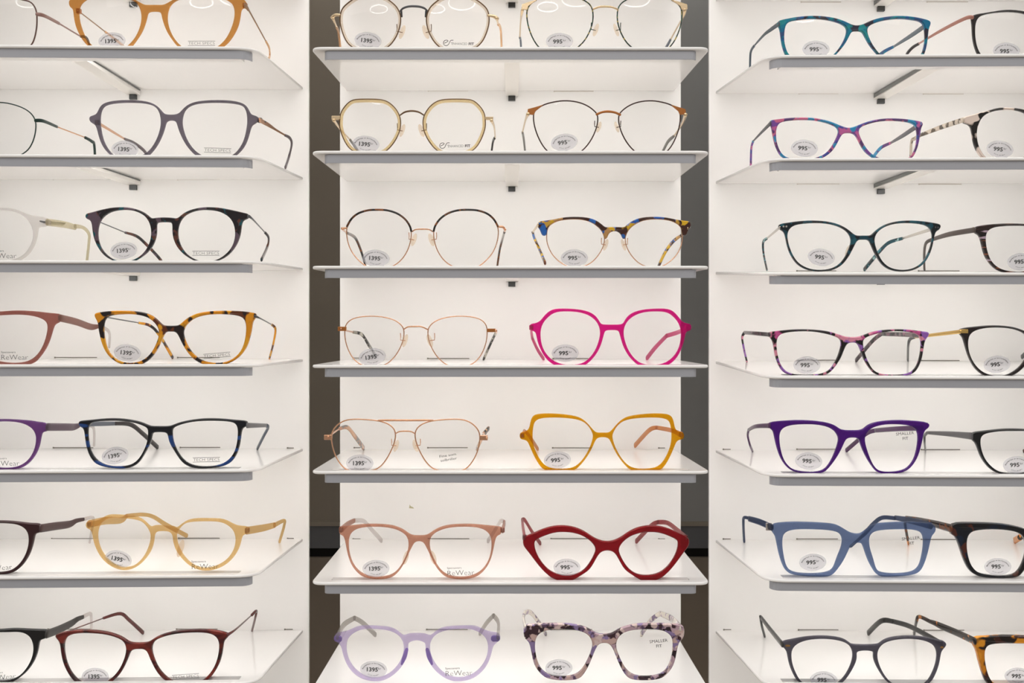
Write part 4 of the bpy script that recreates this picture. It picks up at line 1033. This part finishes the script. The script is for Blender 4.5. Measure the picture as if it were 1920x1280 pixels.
build('R', 7, (1410, 1140, 5.053), 1075, 'slate grey keyhole-bridge glasses with black temples, bottom shelf of the right unit',
  '1075,350 960,345 930,330 870,290 760,270 640,265 500,275 380,300 300,315 280,350 310,385 335,420 345,480 365,560 400,640 440,700 540,770 660,790 780,760 870,700 930,620 975,540 995,480 995,440 1000,415 1040,405 1075,403',
  '640,292 520,305 430,340 385,390 375,450 385,530 420,620 470,700 550,750 660,770 770,745 860,680 920,590 955,500 960,420 930,360 870,320 760,297', greyk, R=(1.02, -.05, 0, 1),
  temples=[[(blackt, '290,345,5,5.4 180,210,55,5 85,85,94,4', 2.4), (blackt, '80,80,94,4 92,160,102,4.6 118,258,_,4.8', 2.4)],
           [(blackt, '1800,340,5,5.6 1620,235,36,5.2 1480,165,64,5 1340,125,88,4.8', 2.4), (blackt, '1340,125,88,4.8 1225,120,98,5.2 1100,235,_,5.8', 2.4)]],
  rivets=[(340, 355, 46, 18, goldbar), (1800, 370, 30, 18, goldbar)], st=('995', 1544.5, 1273.5, -3))
# right edge of the photo
build('R', 1, (1700, 0, 8.727), 2310, 'black plastic glasses with a rose copper temple, cut by the right edge, top right shelf',
  '2310,330 2230,310 2100,230 1950,180 1700,150 1500,170 1300,205 1080,240 1075,320 1085,420 1090,560 1110,700 1145,810 1180,890 1260,980 1400,1050 1600,1080 1850,1050 2000,950 2100,800 2170,620 2220,500 2250,440 2310,420',
  '1750,185 1550,190 1350,215 1220,255 1150,330 1128,450 1130,600 1155,750 1210,870 1300,960 1450,1020 1620,1040 1820,1000 1960,900 2060,740 2120,560 2130,420 2080,300 1980,220', bb,
  temples=[[(rosecop, '1080,285,3,3.6 960,300,10,3.6 600,480,42,3.2 330,635,70,2.2 200,715,92,1.6', 1.4), (blktip, '200,715,92,2.8 100,775,100,3.2 20,860,106,3.6 -20,940,112,3.4', 2)],
           [(rosecop, '3540,285,3,3.6 2700,635,80,2.2', 1.4), (blktip, '2700,635,86,2.8 2300,_,122,3.6', 2)]],
  st=('995', 1887, 95, -1))
build('R', 2, (1700, 190, 8.727), 2350, 'cream and black mottled round glasses, cut by the right edge, second shelf',
  '2350,330 2270,330 2180,250 2050,180 1900,120 1650,95 1480,105 1330,150 1200,180 1050,225 920,260 925,345 1010,370 1065,430 1085,560 1110,690 1150,790 1210,880 1290,960 1420,1030 1600,1060 1800,1040 1950,960 2070,830 2150,680 2190,560 2220,480 2350,440',
  '1700,130 1550,135 1400,165 1270,230 1200,330 1160,450 1155,570 1175,700 1230,820 1310,920 1430,990 1600,1025 1780,1000 1920,920 2040,790 2110,640 2130,480 2090,330 1990,210 1850,150', creamt,
  temples=[[(creamtt, '925,303,4,4.8 600,410,42,4.6 230,550,86,3.8', 2.2), (creamtt, '230,550,86,3.6 130,610,94,3.6 75,690,100,3.8 62,_,122,4', 2.2)],
           [(creamtt, '3780,303,4,4.8 3000,550,86,3.8', 2.2), (creamtt, '3000,550,86,3.6 2800,_,122,4', 2.2)]],
  st=('995', 1875, 279, -7))
build('R', 3, (1700, 400, 8.727), 2500, 'brown striped plastic glasses with a dark brown temple, cut by the right edge, third shelf',
  '2500,360 2420,340 2300,250 2150,190 1900,165 1650,160 1450,170 1290,185 1120,215 1110,310 1180,345 1220,420 1250,560 1290,690 1350,790 1430,880 1530,945 1700,990 1900,1000 2100,960 2230,860 2320,720 2380,580 2420,480 2500,450',
  '1800,198 1600,205 1450,225 1360,265 1310,330 1300,430 1315,560 1350,690 1410,800 1500,880 1620,930 1800,955 1980,940 2120,870 2230,740 2300,580 2330,430 2290,310 2180,235 2000,205', stripe,
  temples=[[(brnt, '1110,270,4,5 700,340,44,4.8 420,425,82,3.8', 2), (brnt, '420,425,82,3.8 330,470,92,3.6 295,560,100,3.8 285,760,110,4 290,_,124,4', 2)],
           [(brnt, '3890,270,4,5 3000,425,82,3.8', 2), (brnt, '3000,425,82,3.8 2800,_,124,4', 2)]],
  boxes=[('hinge_bar', M_PGOLD, 1090, 222, 1112, 318, 3, 5)], st=('995', 1914, 489.5, 4))
build('R', 4, (1700, 590, 8.727), 2230, 'brown-black plastic glasses with a yellow gold temple, cut by the right edge, fourth shelf',
  '2230,420 2150,400 2050,310 1920,255 1750,195 1500,170 1300,175 1100,195 880,225 870,310 920,360 950,440 985,570 1030,700 1090,820 1170,920 1290,1000 1450,1030 1600,1030 1730,1000 1850,930 1960,820 2050,690 2120,560 2160,500 2230,480',
  '1500,208 1350,212 1200,235 1090,280 1030,350 1012,450 1020,570 1060,700 1130,820 1230,920 1360,980 1500,1000 1640,985 1760,930 1870,840 1960,720 2020,580 2030,450 1980,340 1850,260 1680,220', bb,
  temples=[[(M_YGOLD, '880,275,4,3.6 380,335,56,3.2 130,365,84,2.4', 1.6), (dgrey, '130,365,84,3.2 55,400,94,3.6 25,500,102,3.8 18,740,_,3.8', 2)],
           [(M_YGOLD, '3560,275,4,3.6 2500,335,70,3', 1.6), (dgrey, '2500,335,84,3.2 2150,460,100,4 1885,690,_,5', 2)]],
  boxes=[('end_piece', M_YGOLD, 878, 238, 1012, 302, -1, 1)], st=('995', 1869.5, 682, 5))
build('R', 5, (1700, 780, 8.727), 2400, 'black plastic glasses with a flat dark grey temple, cut by the right edge, fifth shelf',
  '2400,380 2320,360 2200,270 2050,220 1850,205 1600,205 1400,225 1200,250 1070,275 1065,380 1130,430 1175,540 1220,660 1290,770 1380,870 1530,950 1700,975 1900,970 2050,930 2160,820 2240,680 2300,540 2340,480 2400,460',
  '1800,245 1600,245 1400,265 1270,300 1220,360 1215,460 1240,580 1290,700 1370,800 1480,890 1620,930 1800,940 1960,920 2080,840 2160,700 2220,560 2240,430 2200,320 2100,260 1960,245', blk,
  temples=[[(dgrey, '1065,325,4,6.6 700,290,46,5 340,270,88,3.2', 1.6), (dgrey, '340,270,88,3 295,320,98,3 292,420,104,3 305,545,_,2.6', 2)],
           [(dgrey, '3740,325,4,6.6 2700,270,88,3.2', 1.6), (redbt, '2700,270,88,3 2300,400,100,4 1925,575,_,5', 2.2)]],
  boxes=[('hinge_bar', M_SILVER, 1020, 270, 1058, 382, 4, 6)], st=('995', 1906, 870.3, 3))
build('R', 6, (1660, 950, 7.385), 2120, 'dark navy mottled plastic glasses with orange temple ends, cut by the right edge, sixth shelf',
  '2120,400 2050,350 1900,290 1700,245 1500,225 1200,218 920,228 910,370 970,410 1010,480 1050,600 1090,720 1140,830 1200,910 1300,965 1450,985 1650,990 1820,980 1900,920 1970,800 2010,680 2040,560 2070,500 2120,470',
  '1500,312 1330,320 1220,340 1160,390 1135,470 1135,580 1155,700 1190,800 1250,880 1340,930 1500,955 1680,960 1800,935 1870,870 1920,770 1955,650 1960,530 1930,430 1850,360 1700,325', dtort, th=.0050,
  temples=[[(dtortt, '905,295,5,7.6 700,240,32,7 480,185,64,5.4 290,148,90,3.8', 2.6), (dtortt, '290,148,90,3.8 272,230,98,4 300,400,106,4.4 308,450,110,4.4', 2.4), (orange, '308,450,110,4.6 318,505,_,4', 2.4)],
           [(dtortt, '3330,295,5,7.6 2400,200,90,5', 2.6), (dtortt, '2400,200,90,5 2100,300,98,5.4 1860,425,106,6.4', 2.4), (orange, '1870,420,106,6.8 1790,465,_,6.8', 2.4)]],
  boxes=[('hinge_bar', M_PGOLD, 897, 240, 910, 372, 6, 8)], st=('995', 1871, 1061, 0))
build('R', 7, (1690, 1130, 8.348), 2500, 'orange and black tortoiseshell glasses, cut by the right edge on the bottom shelf',
  '2500,640 2420,620 2300,560 2100,525 1850,520 1600,510 1350,530 1150,540 1130,660 1180,740 1210,870 1250,1020 1300,1170 1350,1260 1450,1340 1650,1390 1900,1400 2150,1360 2280,1240 2360,1080 2410,900 2440,780 2500,720',
  '1800,640 1600,635 1420,650 1340,690 1310,780 1315,900 1340,1040 1380,1160 1440,1250 1560,1310 1750,1340 1950,1340 2120,1300 2230,1180 2300,1000 2330,850 2300,720 2180,660 2000,640', otort, th=.0050,
  temples=[[(otortt, '1150,600,5,7 900,480,34,6.8 640,370,62,6.4 520,315,74,5 450,290,80,4', 2.6), (otortt, '450,290,80,4 280,215,96,3.8 235,290,102,4 200,480,_,4.4', 2.4)],
           [(otortt, '3850,600,5,7 2900,300,90,4', 2.6), (otortt, '2900,300,90,4 2700,480,_,4.4', 2.4)]],
  st=('995', 1909, 1266.5, -3))

# ---------------------------------------------------------------- lights of the shop, camera, world
def area(name, loc, size, sy, energy, col, target=(0, 1.0, 1.5)):
    l = bpy.data.lights.new(name, 'AREA'); l.shape = 'RECTANGLE'; l.size = size; l.size_y = sy; l.energy = energy; l.color = col
    o = bpy.data.objects.new(name, l); COL.objects.link(o); o.location = loc
    o.rotation_euler = (Vector(target)-Vector(loc)).to_track_quat('-Z', 'Y').to_euler()
    return o
area('shop_ceiling_panel', (0, -.55, 3.0), 2.6, 1.2, 11, (1, .97, .93))
# ring pendants of the shop, seen only as small reflections in the upper lenses
M_LAMP = bpy.data.materials.new('ring_lamp_glow'); M_LAMP.use_nodes = True
nt = M_LAMP.node_tree; nt.nodes.clear(); e = nt.nodes.new('ShaderNodeEmission'); e.inputs[0].default_value = (1, .98, .95, 1); e.inputs[1].default_value = 14
oo = nt.nodes.new('ShaderNodeOutputMaterial'); nt.links.new(e.outputs[0], oo.inputs[0])
for i, (x, y, z, R_) in enumerate(((.35, -1.6, 3.05, .45), (-.6, -1.9, 3.0, .34))):
    root = empty('ring_pendant', (x, y, z), ('larger' if i == 0 else 'smaller')+' white ring lamp reflected in the upper lenses', 'lamp')
    P = [Vector((x+R_*math.cos(2*PI*k/40), y+R_*math.sin(2*PI*k/40), z)) for k in range(40)]
    sweep('lamp_ring', P, [.028]*40, [.028]*40, M_LAMP, root, root.location.copy(), True, 8, 2, Vector((0, 0, 1)))

w = bpy.data.worlds.new('World'); S.world = w; w.use_nodes = True
nt = w.node_tree; nt.nodes.clear()
tc = nt.nodes.new('ShaderNodeTexCoord'); sp = nt.nodes.new('ShaderNodeSeparateXYZ')
crp = nt.nodes.new('ShaderNodeValToRGB'); mr = nt.nodes.new('ShaderNodeMapRange')
mr.inputs[1].default_value = -1; mr.inputs[2].default_value = 1
el = crp.color_ramp.elements
el[0].position = 0; el[0].color = (.50, .48, .46, 1); el[1].position = 1; el[1].color = (1.0, .985, .96, 1)
for pos, c in ((.44, (.55, .53, .51)), (.54, (.70, .68, .66)), (.72, (1.05, 1.03, 1.0))):
    x = crp.color_ramp.elements.new(pos); x.color = c+(1,)
bg = nt.nodes.new('ShaderNodeBackground'); bg.inputs[1].default_value = .4
ow = nt.nodes.new('ShaderNodeOutputWorld'); L = nt.links.new
L(tc.outputs['Generated'], sp.inputs[0]); L(sp.outputs[2], mr.inputs[0]); L(mr.outputs[0], crp.inputs[0]); L(crp.outputs[0], bg.inputs[0]); L(bg.outputs[0], ow.inputs[0])

cam = bpy.data.cameras.new('Camera'); co = bpy.data.objects.new('Camera', cam); COL.objects.link(co)
co.location = (0, 0, ZC); co.rotation_euler = (PI/2, 0, 0)
cam.sensor_width = 36; cam.sensor_fit = 'HORIZONTAL'; cam.lens = F/1920*36
cam.shift_x = 3/1920; cam.shift_y = -55/1920; cam.clip_start = .01
S.camera = co
S.view_settings.view_transform = 'Standard'; S.view_settings.look = 'None'; S.view_settings.gamma = 1
S.view_settings.use_curve_mapping = False; S.view_settings.exposure = 0.6
S.cycles.transparent_max_bounces = 32; S.cycles.max_bounces = 10; S.cycles.diffuse_bounces = 6
